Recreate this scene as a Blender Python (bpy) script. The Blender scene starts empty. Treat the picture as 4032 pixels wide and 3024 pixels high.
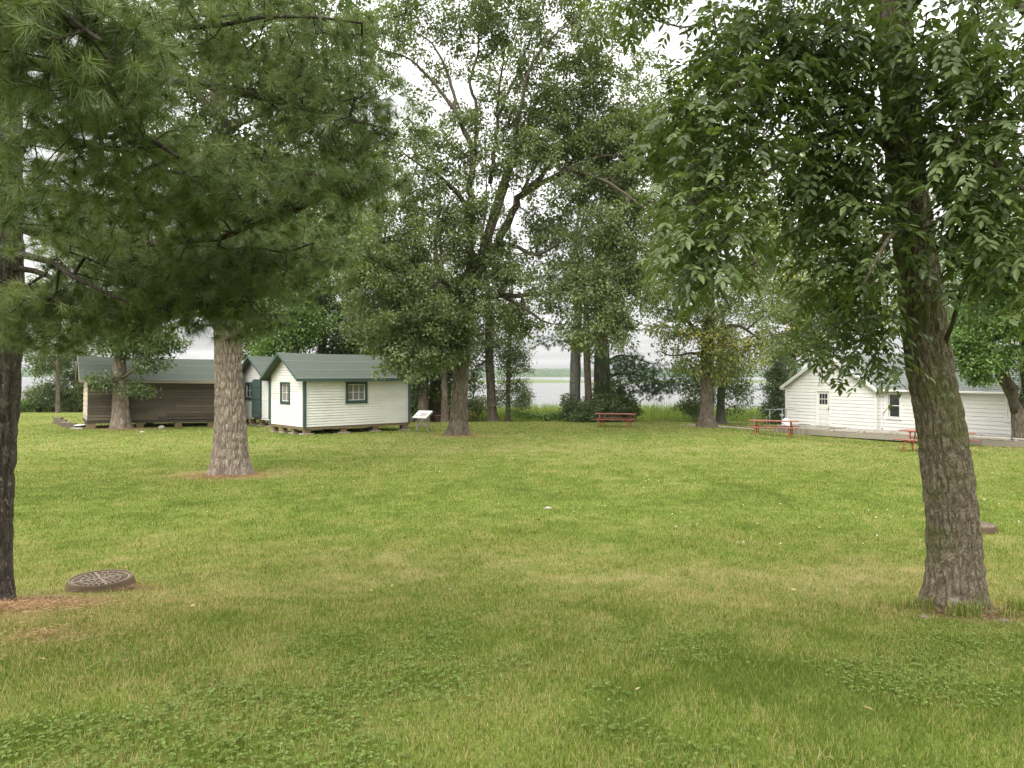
import bpy, math
import numpy as np
from math import radians, sin, cos, pi
rng = np.random.default_rng(7)
S = bpy.context.scene
COL = S.collection
F = 3034.0
CAMZ = 1.6

# ---------------------------------------------------------------- numpy noise
def _h(ix, iy, iz, seed):
    with np.errstate(over='ignore'):
        h = (ix.astype(np.uint32) * np.uint32(374761393) + iy.astype(np.uint32) * np.uint32(668265263)
             + iz.astype(np.uint32) * np.uint32(2147483647 - 61) + np.uint32(seed * 1013904223 & 0xffffffff))
        h = (h ^ (h >> np.uint32(13))) * np.uint32(1274126177)
        h = h ^ (h >> np.uint32(16))
    return h.astype(np.float64) / 4294967295.0

def vn(x, y, z=None, seed=1):
    x = np.asarray(x, float); y = np.asarray(y, float)
    z = np.zeros_like(x) if z is None else np.asarray(z, float)
    ix = np.floor(x).astype(np.int64); iy = np.floor(y).astype(np.int64); iz = np.floor(z).astype(np.int64)
    fx = x - ix; fy = y - iy; fz = z - iz
    fx = fx * fx * (3 - 2 * fx); fy = fy * fy * (3 - 2 * fy); fz = fz * fz * (3 - 2 * fz)
    r = 0
    for a in (0, 1):
        for b in (0, 1):
            for c in (0, 1):
                w = (fx if a else 1 - fx) * (fy if b else 1 - fy) * (fz if c else 1 - fz)
                r = r + w * _h(ix + a, iy + b, iz + c, seed)
    return r

def fbm(x, y, z=None, seed=1, o=3):
    s = 0; a = 1; t = 0
    for i in range(o):
        k = 2.03 ** i
        s = s + a * vn(np.asarray(x) * k, np.asarray(y) * k, None if z is None else np.asarray(z) * k, seed + i * 7)
        t += a; a *= .5
    return s / t

def sstep(a, b, x):
    t = np.clip((np.asarray(x, float) - a) / (b - a), 0, 1)
    return t * t * (3 - 2 * t)

# ---------------------------------------------------------------- terrain
_dy = np.arange(-60, 4000, .1)
_dr = np.interp(_dy, [-60, -8, 0, 3, 5, 6.8, 7.5, 8.7, 10, 13, 21.5, 38, 45, 53, 56, 60, 66, 74, 90, 200, 4000],
                [.2, 1.2, 1.6, 1.68, 1.83, 2.06, 2.22, 2.42, 2.53, 2.64, 2.80, 2.99, 3.10, 3.22, 3.38, 3.9, 4.5, 5.2, 6.2, 8, 9])
_k = np.ones(15) / 15
_dr[8:-8] = np.convolve(_dr, _k, 'same')[8:-8]
LAKE = -3.1

def shore(x):
    return 9.5 * sstep(-9, -22, x) + 1.2 * np.sin(np.asarray(x) * .13)

def gz(x, y):
    x = np.asarray(x, float); y = np.asarray(y, float)
    ye = y - shore(x) * sstep(44, 54, y)
    z = CAMZ - np.interp(ye, _dy, _dr)
    z = z + .1 * sstep(-14, -24, x) * sstep(30, 40, y)
    z = z - .34 * sstep(11, 17, x) * sstep(27, 39, y) * sstep(60, 50, y)
    far = sstep(9, 14, y) * (1 - sstep(60, 80, y))
    return z + .07 * (fbm(x * .16, y * .16, None, 3, 2) - .5) * (.35 + .65 * far) * (1 - sstep(58, 64, y))

def g1(x, y): return float(gz(np.array([x]), np.array([y]))[0])

def P(u, v, D):
    return np.array([(u - 2016) / F * D, D, CAMZ - (v - 1475) / F * D])

def G(u, D):
    x = (u - 2016) / F * D
    return np.array([x, D, g1(x, D)])

# ---------------------------------------------------------------- geometry accumulator
class Geo:
    def __init__(s): s.v = []; s.n = 0; s.f = []; s.r = []; s.pa = []
    def add(s, v, faces, rnd=None, pa=None):
        v = np.asarray(v, float).reshape(-1, 3)
        faces = faces if isinstance(faces, list) else [faces]
        for i, f in enumerate(faces):
            f = np.asarray(f, np.int64)
            if len(f) == 0: continue
            s.f.append(f + s.n)
            if rnd is None: s.r.append(np.zeros(len(f)))
            else: s.r.append(np.repeat(rnd, len(f) // len(rnd)) if len(rnd) != len(f) else np.asarray(rnd))
        s.v.append(v); s.n += len(v)
        s.pa.append(np.zeros(len(v)) if pa is None else np.asarray(pa, float))
    def box(s, x0, x1, y0, y1, z0, z1, rnd=0., taper=0):
        t = taper
        v = [(x0, y0, z0), (x1, y0, z0), (x1, y1, z0), (x0, y1, z0), (x0 + t, y0 + t, z1), (x1 - t, y0 + t, z1), (x1 - t, y1 - t, z1), (x0 + t, y1 - t, z1)]
        s.add(v, np.array([(0, 3, 2, 1), (4, 5, 6, 7), (0, 1, 5, 4), (1, 2, 6, 5), (2, 3, 7, 6), (3, 0, 4, 7)]), rnd=np.full(6, rnd))
    def hexa(s, v8, rnd=0.):
        s.add(v8, np.array([(0, 3, 2, 1), (4, 5, 6, 7), (0, 1, 5, 4), (1, 2, 6, 5), (2, 3, 7, 6), (3, 0, 4, 7)]), rnd=np.full(6, rnd))
    def beam(s, a, b, w, h, up=(0, 0, 1), rnd=0.):
        a = np.array(a, float); b = np.array(b, float); d = (b - a) / np.linalg.norm(b - a)
        side = np.cross(d, up); side /= np.linalg.norm(side); u = np.cross(side, d)
        o = [(-w / 2, -h / 2), (w / 2, -h / 2), (w / 2, h / 2), (-w / 2, h / 2)]
        v = [a + side * p + u * q for p, q in o] + [b + side * p + u * q for p, q in o]
        s.hexa(v, rnd)
    def build(s, name, mat, parent=None, loc=(0, 0, 0), smooth=False, pattr=None, bevel=0, world_off=None):
        me = bpy.data.meshes.new(name)
        V = np.concatenate(s.v) if s.v else np.zeros((0, 3))
        if world_off is not None: V = V - np.asarray(world_off)
        me.vertices.add(len(V)); me.vertices.foreach_set('co', V.astype(np.float32).ravel())
        li = np.concatenate([f.ravel() for f in s.f]); tot = np.concatenate([np.full(len(f), f.shape[1]) for f in s.f])
        st = np.concatenate([[0], np.cumsum(tot)[:-1]])
        me.loops.add(len(li)); me.loops.foreach_set('vertex_index', li.astype(np.int32))
        me.polygons.add(len(tot)); me.polygons.foreach_set('loop_start', st.astype(np.int32)); me.polygons.foreach_set('loop_total', tot.astype(np.int32))
        me.polygons.foreach_set('use_smooth', np.full(len(tot), bool(smooth)))
        me.update(calc_edges=True)
        a = me.attributes.new('rnd', 'FLOAT', 'FACE'); a.data.foreach_set('value', np.concatenate(s.r).astype(np.float32))
        if pattr:
            a = me.attributes.new(pattr, 'FLOAT', 'POINT'); a.data.foreach_set('value', np.concatenate(s.pa).astype(np.float32))
        me.validate()
        o = bpy.data.objects.new(name, me); COL.objects.link(o)
        if mat: me.materials.append(mat)
        o.location = loc
        if parent: o.parent = parent
        if bevel:
            m = o.modifiers.new('b', 'BEVEL'); m.width = bevel; m.segments = 2; m.limit_method = 'ANGLE'
        return o

def frames(p):
    p = np.asarray(p, float); n = len(p)
    t = np.gradient(p, axis=0); t /= np.linalg.norm(t, axis=1)[:, None] + 1e-9
    ref = np.array([0, 0, 1.]) if abs(t[:, 2]).mean() < .8 else np.array([1., 0, 0])
    a = np.cross(t, ref); a /= np.linalg.norm(a, axis=1)[:, None] + 1e-9
    return t, a, np.cross(t, a)

def tube(g, p, r, k=6, cap=True, rnd=0., pa=0.):
    p = np.asarray(p, float); n = len(p); r = np.broadcast_to(np.asarray(r, float), (n,))
    t, a, b = frames(p)
    th = np.arange(k) / k * 2 * pi
    V = p[:, None] + r[:, None, None] * (np.cos(th)[None, :, None] * a[:, None] + np.sin(th)[None, :, None] * b[:, None])
    V = V.reshape(-1, 3)
    i = np.arange(n - 1)[:, None] * k; j = np.arange(k)[None]; j2 = (j + 1) % k
    f = np.stack([i + j, i + j2, i + k + j2, i + k + j], -1).reshape(-1, 4)
    fs = [f]
    if cap and k <= 16:
        V = np.vstack([V, p[0], p[-1]]); c0 = n * k; c1 = c0 + 1
        jj = np.arange(k); j3 = (jj + 1) % k
        fs.append(np.stack([jj, np.full(k, c0), j3], -1)); fs.append(np.stack([(n - 1) * k + jj, (n - 1) * k + j3, np.full(k, c1)], -1))
        g.add(V, f, rnd=np.full(len(f), rnd), pa=np.full(len(V), pa)); s = g.n - len(V)
        g.f.append(fs[1] + s); g.r.append(np.full(k, rnd)); g.f.append(fs[2] + s); g.r.append(np.full(k, rnd))
    else:
        g.add(V, f, rnd=np.full(len(f), rnd), pa=np.full(len(V), pa))

def spline(p, n):
    p = np.asarray(p, float)
    q = np.vstack([2 * p[0] - p[1], p, 2 * p[-1] - p[-2]])
    L = np.concatenate([[0], np.cumsum(np.linalg.norm(np.diff(p[:, :3], axis=0), axis=1))])
    t = np.linspace(0, L[-1], n); i = np.clip(np.searchsorted(L, t, 'right') - 1, 0, len(p) - 2)
    u = ((t - L[i]) / (L[i + 1] - L[i] + 1e-9))[:, None]
    a, b, c, d = q[i], q[i + 1], q[i + 2], q[i + 3]
    return .5 * ((2 * b) + (-a + c) * u + (2 * a - 5 * b + 4 * c - d) * u ** 2 + (-a + 3 * b - 3 * c + d) * u ** 3)

def lathe(g, prof, c=(0, 0, 0), k=24, rnd=0.):
    prof = np.asarray(prof, float); n = len(prof); th = np.arange(k) / k * 2 * pi
    V = np.stack([prof[:, 0][:, None] * np.cos(th), prof[:, 0][:, None] * np.sin(th), np.repeat(prof[:, 1][:, None], k, 1)], -1).reshape(-1, 3) + np.array(c)
    i = np.arange(n - 1)[:, None] * k; j = np.arange(k)[None]; j2 = (j + 1) % k
    f = np.stack([i + j, i + j2, i + k + j2, i + k + j], -1).reshape(-1, 4)
    g.add(V, f, rnd=np.full(len(f), rnd))

def empty(name, loc, rz=0, ry=0):
    o = bpy.data.objects.new(name, None); COL.objects.link(o); o.location = tuple(float(c) for c in loc)
    o.rotation_euler = (0, ry, rz); o.empty_display_size = .2
    return o

def tag(o, label=None, cat=None, group=None, kind=None):
    if label: o['label'] = label
    if cat: o['category'] = cat
    if group: o['group'] = group
    if kind: o['kind'] = kind
    return o

# ---------------------------------------------------------------- materials
class NT:
    def __init__(s, name):
        s.m = bpy.data.materials.new(name); s.m.use_nodes = True
        s.t = s.m.node_tree; s.t.nodes.clear(); s.out = s.t.nodes.new('ShaderNodeOutputMaterial')
    def n(s, typ, props=None, **inp):
        x = s.t.nodes.new('ShaderNode' + typ)
        for k, v in (props or {}).items(): setattr(x, k, v)
        for k, v in inp.items():
            k2 = k.replace('_', ' ')
            key = int(k[1:]) if k[0] == 'i' and k[1:].isdigit() else next((i.name for i in x.inputs if i.name.lower() == k2.lower()), None)
            if key is None: raise KeyError(typ + ':' + k)
            s.set(x, key, v)
        return x
    def set(s, x, key, v):
        if isinstance(v, tuple) and len(v) == 2 and hasattr(v[0], 'outputs'):
            s.t.links.new(v[0].outputs[v[1]], x.inputs[key])
        elif hasattr(v, 'outputs'): s.t.links.new(v.outputs[0], x.inputs[key])
        else:
            if isinstance(v, (tuple, list)) and len(v) == 3 and x.inputs[key].type == 'RGBA': v = (*v, 1)
            x.inputs[key].default_value = v
    def attr(s, name): return (s.n('Attribute', dict(attribute_name=name)), 2)
    def ramp(s, fac, stops, mode='LINEAR'):
        r = s.n('ValToRGB', None, Fac=fac); e = r.color_ramp.elements; r.color_ramp.interpolation = mode
        while len(e) < len(stops): e.new(.5)
        for i, (p, c) in enumerate(stops): e[i].position = p; e[i].color = (*c, 1) if not np.isscalar(c) else (c, c, c, 1)
        return r
    def mix(s, f, a, b, blend='MIX'):
        x = s.t.nodes.new('ShaderNodeMix'); x.data_type = 'RGBA'; x.blend_type = blend
        s.set(x, 0, f); s.set(x, 6, (*a, 1) if isinstance(a, tuple) and len(a) == 3 else a); s.set(x, 7, (*b, 1) if isinstance(b, tuple) and len(b) == 3 else b)
        return (x, 2)
    def math(s, op, a, b=0.): 
        x = s.n('Math', dict(operation=op)); s.set(x, 0, a); s.set(x, 1, b); return x
    def coord(s, sc=(1, 1, 1), rot=(0, 0, 0), which=3):
        c = s.n('TexCoord'); return s.n('Mapping', None, Vector=(c, which), Scale=sc, Rotation=rot)
    def done(s, x): s.t.links.new(x.outputs[0], s.out.inputs[0]); return s.m

def mat_noise(name, c1, c2, scale=5, st=(1, 1, 1), rough=.8, bump=.2, dist=.01, detail=6, c3=None, spec=.3, metal=0, rndmix=None):
    t = NT(name); co = t.coord(st)
    n1 = t.n('TexNoise', None, Vector=co, Scale=scale, Detail=detail, Roughness=.6)
    n2 = t.n('TexNoise', None, Vector=co, Scale=scale * .17, Detail=3.)
    c = t.mix(t.ramp(n1, [(.3, 0), (.7, 1)]), c1, c2)
    if c3: c = t.mix(t.ramp(n2, [(.45, 0), (.7, 1)]), c, c3)
    if rndmix: c = t.mix(t.math('MULTIPLY', t.attr('rnd'), 1.), c, rndmix)
    b = t.n('Bump', None, Height=n1, Strength=bump, Distance=dist)
    return t.done(t.n('BsdfPrincipled', None, Base_Color=c, Roughness=rough, Normal=b, Specular_IOR_Level=spec, Metallic=metal))

def mat_bark(name, dark, light, sx=14, st=.22, bump=1., dist=.03, moss=None, lichen=None, mossamt=.5, cav=False):
    t = NT(name); co = t.coord((1, 1, st))
    w = t.n('TexNoise', None, Vector=co, Scale=sx * .35, Detail=3.)
    wv = t.n('VectorMath', dict(operation='MULTIPLY_ADD'), i0=(w, 1), i1=(.16, .16, .10), i2=co)
    vo = t.n('TexVoronoi', dict(feature='DISTANCE_TO_EDGE'), Vector=wv, Scale=sx)
    n1 = t.n('TexNoise', None, Vector=co, Scale=sx * 2.2, Detail=8., Roughness=.7)
    n2 = t.n('TexNoise', None, Vector=t.coord((1, 1, 1)), Scale=3., Detail=5.)
    h = t.math('ADD', t.math('MULTIPLY', t.ramp(vo, [(0, 0), (.16, 1)]), .45), t.math('MULTIPLY', n1, .95))
    c = t.mix(t.ramp(h, [(.25, 0), (1., 1)]), dark, light)
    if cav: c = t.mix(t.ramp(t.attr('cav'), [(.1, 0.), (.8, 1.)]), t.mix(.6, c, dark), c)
    if moss:
        c = t.mix(t.math('MULTIPLY', t.ramp(n2, [(.48, 0), (.66, 1)]), mossamt), c, moss)
    if lichen:
        n3 = t.n('TexNoise', None, Vector=t.coord((1, 1, .7)), Scale=22., Detail=4.)
        c = t.mix(t.math('MULTIPLY', t.ramp(n3, [(.6, 0), (.68, 1)]), .7), c, lichen)
    b = t.n('Bump', None, Height=h, Strength=bump, Distance=dist)
    return t.done(t.n('BsdfPrincipled', None, Base_Color=c, Roughness=.95, Normal=b, Specular_IOR_Level=.15))

def mat_leaf(name, stops, trans=.35, gloss=.06, rough=.4):
    t = NT(name); r = t.ramp(t.attr('rnd'), stops)
    d = t.n('BsdfDiffuse', None, Color=r)
    tc = t.mix(1., (r, 0), (1.2, 1.3, .6), 'MULTIPLY')
    tr = t.n('BsdfTranslucent', None, Color=tc)
    m = t.n('MixShader', None, i0=trans, i1=d, i2=tr)
    if gloss: m = t.n('MixShader', None, i0=gloss, i1=m, i2=t.n('BsdfGlossy', None, Color=(.9, .95, .9), Roughness=rough))
    return t.done(m)

GRASS = [(0, (.085, .120, .022)), (.3, (.150, .205, .034)), (.55, (.215, .24, .062)), (1, (.44, .35, .19))]
def mat_grass(name, ground=False):
    t = NT(name)
    dry = t.attr('dry')
    if ground:
        co = t.coord((1, 1, 1), which=3)
        n1 = t.n('TexNoise', None, Vector=co, Scale=9., Detail=8., Roughness=.75)
        n2 = t.n('TexNoise', None, Vector=co, Scale=45., Detail=4., Roughness=.8)
        f = t.math('ADD', dry, t.math('MULTIPLY', t.math('SUBTRACT', n1, .5), .55))
        c = t.ramp(f, GRASS)
        c = t.mix(t.math('MULTIPLY', t.ramp(n2, [(.35, 0), (.6, 1)]), .6), c, (.045, .06, .016))
        soil = t.n('TexNoise', None, Vector=co, Scale=30., Detail=6.)
        c = t.mix(t.attr('soil'), c, (t.ramp(soil, [(.35, (.055, .035, .022)), (.65, (.17, .105, .06))]), 0))
        b = t.n('Bump', None, Height=n2, Strength=.6, Distance=.03)
        return t.done(t.n('BsdfPrincipled', None, Base_Color=c, Roughness=1., Normal=b, Specular_IOR_Level=.05))
    f = t.math('ADD', dry, t.math('MULTIPLY', t.math('SUBTRACT', t.attr('rnd'), .5), 1.35))
    c = t.ramp(f, GRASS)
    d = t.n('BsdfDiffuse', None, Color=c); tr = t.n('BsdfTranslucent', None, Color=t.mix(1., (c, 0), (1.2, 1.3, .7), 'MULTIPLY'))
    return t.done(t.n('MixShader', None, i0=.35, i1=d, i2=tr))
SKY_H, SKY_Z, SUN_E, EXPO, HAZE = .37, 2.75, 1.5, .84, .00008
# ---------------------------------------------------------------- foliage kit
def unit(v): return v / (np.linalg.norm(v, axis=-1, keepdims=True) + 1e-9)
LEAF4 = (np.array([(0, 0, 0), (.45, .5, .12), (1, 0, -.12), (.4, -.5, .12)]), [np.array([(0, 3, 2, 1)])])
LEAF8 = (np.array([(0, 0, 0), (.28, .42, .1), (.62, .38, .06), (1, 0, -.14), (.62, -.38, .06), (.28, -.42, .1), (.45, 0, .0)]),
         [np.array([(0, 6, 2, 1), (0, 5, 4, 6)]), np.array([(6, 3, 2), (6, 4, 3)])])

def put_leaves(g, pos, d, nrm, L, W, rnd, tmpl=LEAF4):
    N = len(pos)
    if not N: return
    d = unit(d); s = unit(np.cross(nrm, d)); n = np.cross(d, s)
    L = np.broadcast_to(L, (N,))[:, None, None]; W = np.broadcast_to(W, (N,))[:, None, None]
    T, fl = tmpl
    V = pos[:, None] + L * T[None, :, :1] * d[:, None] + W * T[None, :, 1:2] * s[:, None] + W * T[None, :, 2:] * n[:, None]
    k = len(T); V = V.reshape(-1, 3)
    off = (np.arange(N) * k)[:, None, None]
    g.add(V, [(off + f[None]).reshape(-1, f.shape[1]) for f in fl], rnd=np.asarray(rnd))

def blob_points(blobs, rng, clump=0., csize=1.2):
    out = []
    for (u, v, D, ru, rv, rd, n) in blobs:
        c = P(u, v, D); k = n * 3
        q = unit(rng.normal(size=(k, 3))) * (rng.random((k, 1)) ** .38)
        p = c + q * np.array([ru / F * D, rd, rv / F * D])
        if clump: p = p[fbm(p[:, 0] / csize, p[:, 1] / csize, p[:, 2] / csize, 11, 2) > clump]
        out.append(p[:n])
    return np.vstack(out)

def grow(skel, att, seg, r0, rng, rmax=.1, bend=.14, lift=.06, ex=.5):
    """skel: list of (pts, radii). Joins every attractor to the nearest wood. Returns polylines and tip directions."""
    sp = np.vstack([s[0] for s in skel]); sr = np.concatenate([s[1] for s in skel]); n0 = len(sp)
    d0 = np.array([np.min(((sp - a) ** 2).sum(1)) for a in att]); order = np.argsort(d0)
    cap = n0 + 1; 
    segs = [max(1, int(np.sqrt(d) / seg) + 1) for d in d0]; cap += int(sum(segs)) + len(att) * 3
    X = np.zeros((cap, 3)); X[:n0] = sp; par = np.full(cap, -1); n = n0; tips = np.zeros(len(att), int)
    for ai in order:
        a = att[ai]; dd = ((X[:n] - a) ** 2).sum(1); i = int(np.argmin(dd)); Ld = math.sqrt(dd[i])
        k = max(1, int(Ld / seg)); k = min(k, cap - n - 1)
        m = (X[i] + a) / 2 + rng.normal(size=3) * bend * Ld + np.array([0, 0, lift * Ld])
        t = (np.arange(1, k + 1) / k)[:, None]
        q = (1 - t) ** 2 * X[i] + 2 * t * (1 - t) * m + t ** 2 * a
        X[n:n + k] = q; par[n] = i; par[n + 1:n + k] = np.arange(n, n + k - 1); n += k; tips[ai] = n - 1
    cnt = np.zeros(n); cnt[tips] += 1
    for i in range(n - 1, n0 - 1, -1):
        if par[i] >= n0: cnt[par[i]] += cnt[i]
    rad = np.minimum(r0 * np.maximum(cnt, 1) ** ex, rmax)
    best = {}
    for i in range(n0, n):
        p = par[i]
        if p >= n0 and (p not in best or cnt[i] > cnt[best[p]]): best[p] = i
    lines = []
    for i in range(n0, n):
        p = par[i]
        if p < n0 or best.get(p) != i:
            ids = [i]
            while ids[-1] in best: ids.append(best[ids[-1]])
            pts = np.vstack([X[p], X[ids]]); r = rad[ids]; rs = min(sr[p] * .8, r[0] * 1.2) if p < n0 else min(rad[p], r[0] * 1.2)
            lines.append((pts, np.concatenate([[rs], r])))
    td = X[tips] - X[np.maximum(par[tips], 0)]
    return lines, unit(td)

def trunk_geo(g, pts, n, k, seed, amp=.02, sx=14, sz=3, flare=.5, fh=.5, lobes=5, cav=True):
    """pts: (x,y,z,r) control points, displaced ridged bark, root flare at the foot."""
    q = spline(pts, n); p = q[:, :3]; r = q[:, 3]
    t, a, b = frames(p)
    th = np.arange(k) / k * 2 * pi; L = np.concatenate([[0], np.cumsum(np.linalg.norm(np.diff(p, axis=0), axis=1))])
    C = np.cos(th)[None]; Sn = np.sin(th)[None]; Z = L[:, None] + 0 * C; R = r[:, None] + 0 * C
    fl = np.exp(-Z / fh) * flare
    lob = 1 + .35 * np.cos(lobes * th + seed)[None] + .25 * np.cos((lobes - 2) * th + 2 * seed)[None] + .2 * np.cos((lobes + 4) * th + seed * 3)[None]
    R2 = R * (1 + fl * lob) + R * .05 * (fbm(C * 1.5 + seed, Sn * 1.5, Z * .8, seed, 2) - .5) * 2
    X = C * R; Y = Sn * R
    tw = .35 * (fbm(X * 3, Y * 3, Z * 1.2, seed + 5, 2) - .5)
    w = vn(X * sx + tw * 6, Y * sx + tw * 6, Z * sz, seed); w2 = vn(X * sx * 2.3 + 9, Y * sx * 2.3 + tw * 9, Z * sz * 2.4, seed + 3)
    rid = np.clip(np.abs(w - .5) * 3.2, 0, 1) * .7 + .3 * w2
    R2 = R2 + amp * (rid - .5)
    V = p[:, None] + R2[..., None] * (C[..., None] * a[:, None] + Sn[..., None] * b[:, None])
    i = np.arange(n - 1)[:, None] * k; j = np.arange(k)[None]; j2 = (j + 1) % k
    f = np.stack([i + j, i + j2, i + k + j2, i + k + j], -1).reshape(-1, 4)
    g.add(V.reshape(-1, 3), f, rnd=np.zeros(len(f)), pa=rid.ravel())
    return p, r

def limb_pts(l):
    return np.array([[*P(u, v, D), r] for (u, v, D, r) in l])

def tree(name, label, cat, base, trunk, limbs, blobs, leaf, bark, kd=(40, 16), seg=.5, r0=.009, seed=1, clump=.0, csize=1.5,
         kind='broad', flare=.5, fh=.4, amp=.02, group=None, rmax=.09, sx=12, sz=3, lift=.06, start=.25, bend=.14, lobes=5, foliage='crown'):
    r = np.random.default_rng(seed)
    b = np.asarray(base, float)
    root = tag(empty(name, b), label, cat, group)
    tg = Geo()
    tp = np.array(([[b[0], b[1], b[2] - .12, trunk[0][3]]]) + [[*P(u, v, D), rr] for (u, v, D, rr) in trunk[1:]])
    p, rr = trunk_geo(tg, tp, kd[0], kd[1], seed, amp, sx, sz, flare, fh, lobes)
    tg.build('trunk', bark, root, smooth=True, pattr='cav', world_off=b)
    k = int(len(p) * start)
    st = max(1, int(.3 / (np.linalg.norm(p[-1] - p[0]) / len(p))))
    skel = [(p[k::st], rr[k::st])]
    lg = Geo()
    for l in limbs:
        q = limb_pts(l); n = max(8, int(np.linalg.norm(q[-1, :3] - q[0, :3]) / .35)); q = spline(q, n)
        q[1:-1, :3] += r.normal(size=(n - 2, 3)) * (q[1:-1, 3:4] * .35)
        tube(lg, q[:, :3], np.maximum(q[:, 3], .004), 10); skel.append((q[:, :3], q[:, 3]))
    att = blob_points(blobs, r, clump, csize)
    lines, td = grow(skel, att, seg, r0, r, rmax=rmax, lift=lift, bend=bend)
    for pts, rad in lines: tube(lg, pts, rad, 5 if rad[0] < .03 else 7, cap=False)
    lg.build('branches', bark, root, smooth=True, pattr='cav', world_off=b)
    cg = Geo(); leaf_fill(cg, att, td, r, leaf, kind)
    cg.build(foliage, leaf['mat'], root, world_off=b)
    return root

def leaf_fill(cg, att, td, r, leaf, kind):
    n = len(att); m = leaf['n']
    tint = np.clip(r.normal(leaf.get('mean', .45), leaf.get('cvar', .13), n) + leaf.get('patch', .25) * (fbm(att[:, 0] * .5, att[:, 1] * .5, att[:, 2] * .5, 3, 2) - .5) * 2, 0, 1)
    if kind == 'broad':
        rc = leaf['rc']; c = np.repeat(att, m, 0); N = len(c)
        q = r.normal(size=(N, 3)) * rc * np.array([.55, .55, .38])
        pos = c + q
        d = unit(unit(q) * .7 + np.repeat(td, m, 0) * .4 + r.normal(size=(N, 3)) * .6 + np.array([0, 0, -.35]))
        nr = unit(r.normal(size=(N, 3)) * .55 + np.array([0, 0, 1]))
        L = leaf['L'] * r.uniform(.65, 1.25, N)
        rnd = np.clip(np.repeat(tint, m) + r.normal(0, leaf.get('var', .12), N), 0, 1)
        put_leaves(cg, pos, d, nr, L, L * leaf.get('w', .6), rnd, LEAF8 if leaf.get('big') else LEAF4)
    elif kind == 'pinnate':
        # compound leaves: each rachis carries three pairs of leaflets and one at the tip
        c = np.repeat(att, m, 0); N = len(c)
        rd = unit(np.repeat(td, m, 0) * .35 + r.normal(size=(N, 3)) * np.array([1, 1, .45]) + np.array([0, 0, .05]))
        c = c + r.normal(size=(N, 3)) * leaf['rc']
        RL = leaf['R'] * r.uniform(.75, 1.2, N); up = np.array([0, 0, 1.])
        side = unit(np.cross(rd, up)); ct = np.repeat(tint, m)
        droop = r.uniform(.25, .7, N)
        P_, D_, N_, L_, R_ = [], [], [], [], []
        for t, sgn in [(.34, 1), (.34, -1), (.6, 1), (.6, -1), (.84, 1), (.84, -1), (1, 0)]:
            pos = c + rd * (RL * t)[:, None] - up * (RL * droop * t * t)[:, None]
            tang = unit(rd - up * (2 * droop * t)[:, None])
            dd = tang if sgn == 0 else unit(tang * .62 + side * sgn * .8 - up * .18)
            dd = unit(dd + r.normal(size=(N, 3)) * .13)
            nn = unit(np.cross(side, tang) * 1. + r.normal(size=(N, 3)) * .28); nn = np.where(nn[:, 2:] < 0, -nn, nn)
            P_.append(pos); D_.append(dd); N_.append(nn); L_.append(leaf['L'] * r.uniform(.75, 1.2, N) * (1 if sgn else 1.15)); R_.append(np.clip(ct + r.normal(0, leaf.get('var', .1), N), 0, 1))
        L = np.concatenate(L_)
        put_leaves(cg, np.concatenate(P_), np.concatenate(D_), np.concatenate(N_), L, L * .47, np.concatenate(R_), LEAF8)
    elif kind == 'needle':
        K = leaf['k']; c = np.repeat(att, m, 0) + r.normal(size=(n * m, 3)) * leaf['rc'] * np.array([1, 1, .45]); N0 = len(c)
        ax = unit(np.repeat(td, m, 0) * .7 + r.normal(size=(N0, 3)) * np.array([.6, .6, .3]) + np.array([0, 0, .25]))
        cc = np.repeat(c, K, 0); aa = np.repeat(ax, K, 0); N = len(cc)
        tt = r.random(N) * leaf['L'] * .55
        d = unit(aa * r.uniform(.35, 1.1, N)[:, None] + unit(r.normal(size=(N, 3))) * .85 + np.array([0, 0, -.12]))
        L = leaf['L'] * r.uniform(.75, 1.15, N)
        base = cc + aa * tt[:, None]; s = unit(np.cross(d, r.normal(size=(N, 3)))) * (leaf['w'] / 2)
        tip = base + d * L[:, None] - np.array([0, 0, 1.]) * (L * .12)[:, None]
        V = np.stack([base - s, base + s, tip], 1).reshape(-1, 3)
        cg.add(V, np.arange(N * 3).reshape(-1, 3), rnd=np.clip(np.repeat(np.repeat(tint, m), K) + np.repeat(r.normal(0, .07, N0), K) + r.normal(0, .05, N), 0, 1))

def shrub(name, label, blobs, leaf, bark, seed, group=None, cat='shrub', stems=5, kind='broad', clump=0., r0=.006, spread=.5, foliage='foliage'):
    r = np.random.default_rng(seed); b0 = blobs[0]; c = P(b0[0], b0[1], b0[2])
    b = np.array([c[0], c[1], g1(c[0], c[1])])
    root = tag(empty(name, b), label, cat, group)
    skel = []; g = Geo()
    top = b0[4] / F * b0[2]
    for i in range(stems):
        a = r.random() * 6.28; w = b0[3] / F * b0[2] * spread * r.random()
        q = b + np.array([cos(a) * w * .6, sin(a) * min(w, b0[5]) * .6, 0]); h = np.array([cos(a) * w, sin(a) * min(w, b0[5]), (c[2] - b[2]) + top * r.uniform(-.2, .5)])
        t = np.linspace(0, 1, 7)[:, None]; pts = q * (1 - t) + (b + h) * t + r.normal(size=(7, 3)) * .05; pts[0] = q - np.array([0, 0, .1])
        rr = np.linspace(.035, .012, 7); tube(g, pts, rr, 6); skel.append((pts, rr))
    att = blob_points(blobs, r, clump, 1.); gzv = gz(att[:, 0], att[:, 1]); att = att[att[:, 2] > gzv + .12]
    lines, td = grow(skel, att, .4, r0, r, rmax=.03)
    for pts, rad in lines: tube(g, pts, rad, 4, cap=False)
    g.build('stems', bark, root, smooth=True, pattr='cav', world_off=b)
    cg = Geo(); leaf_fill(cg, att, td, r, leaf, kind); cg.build(foliage, leaf['mat'], root, world_off=b)
    return root
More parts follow.
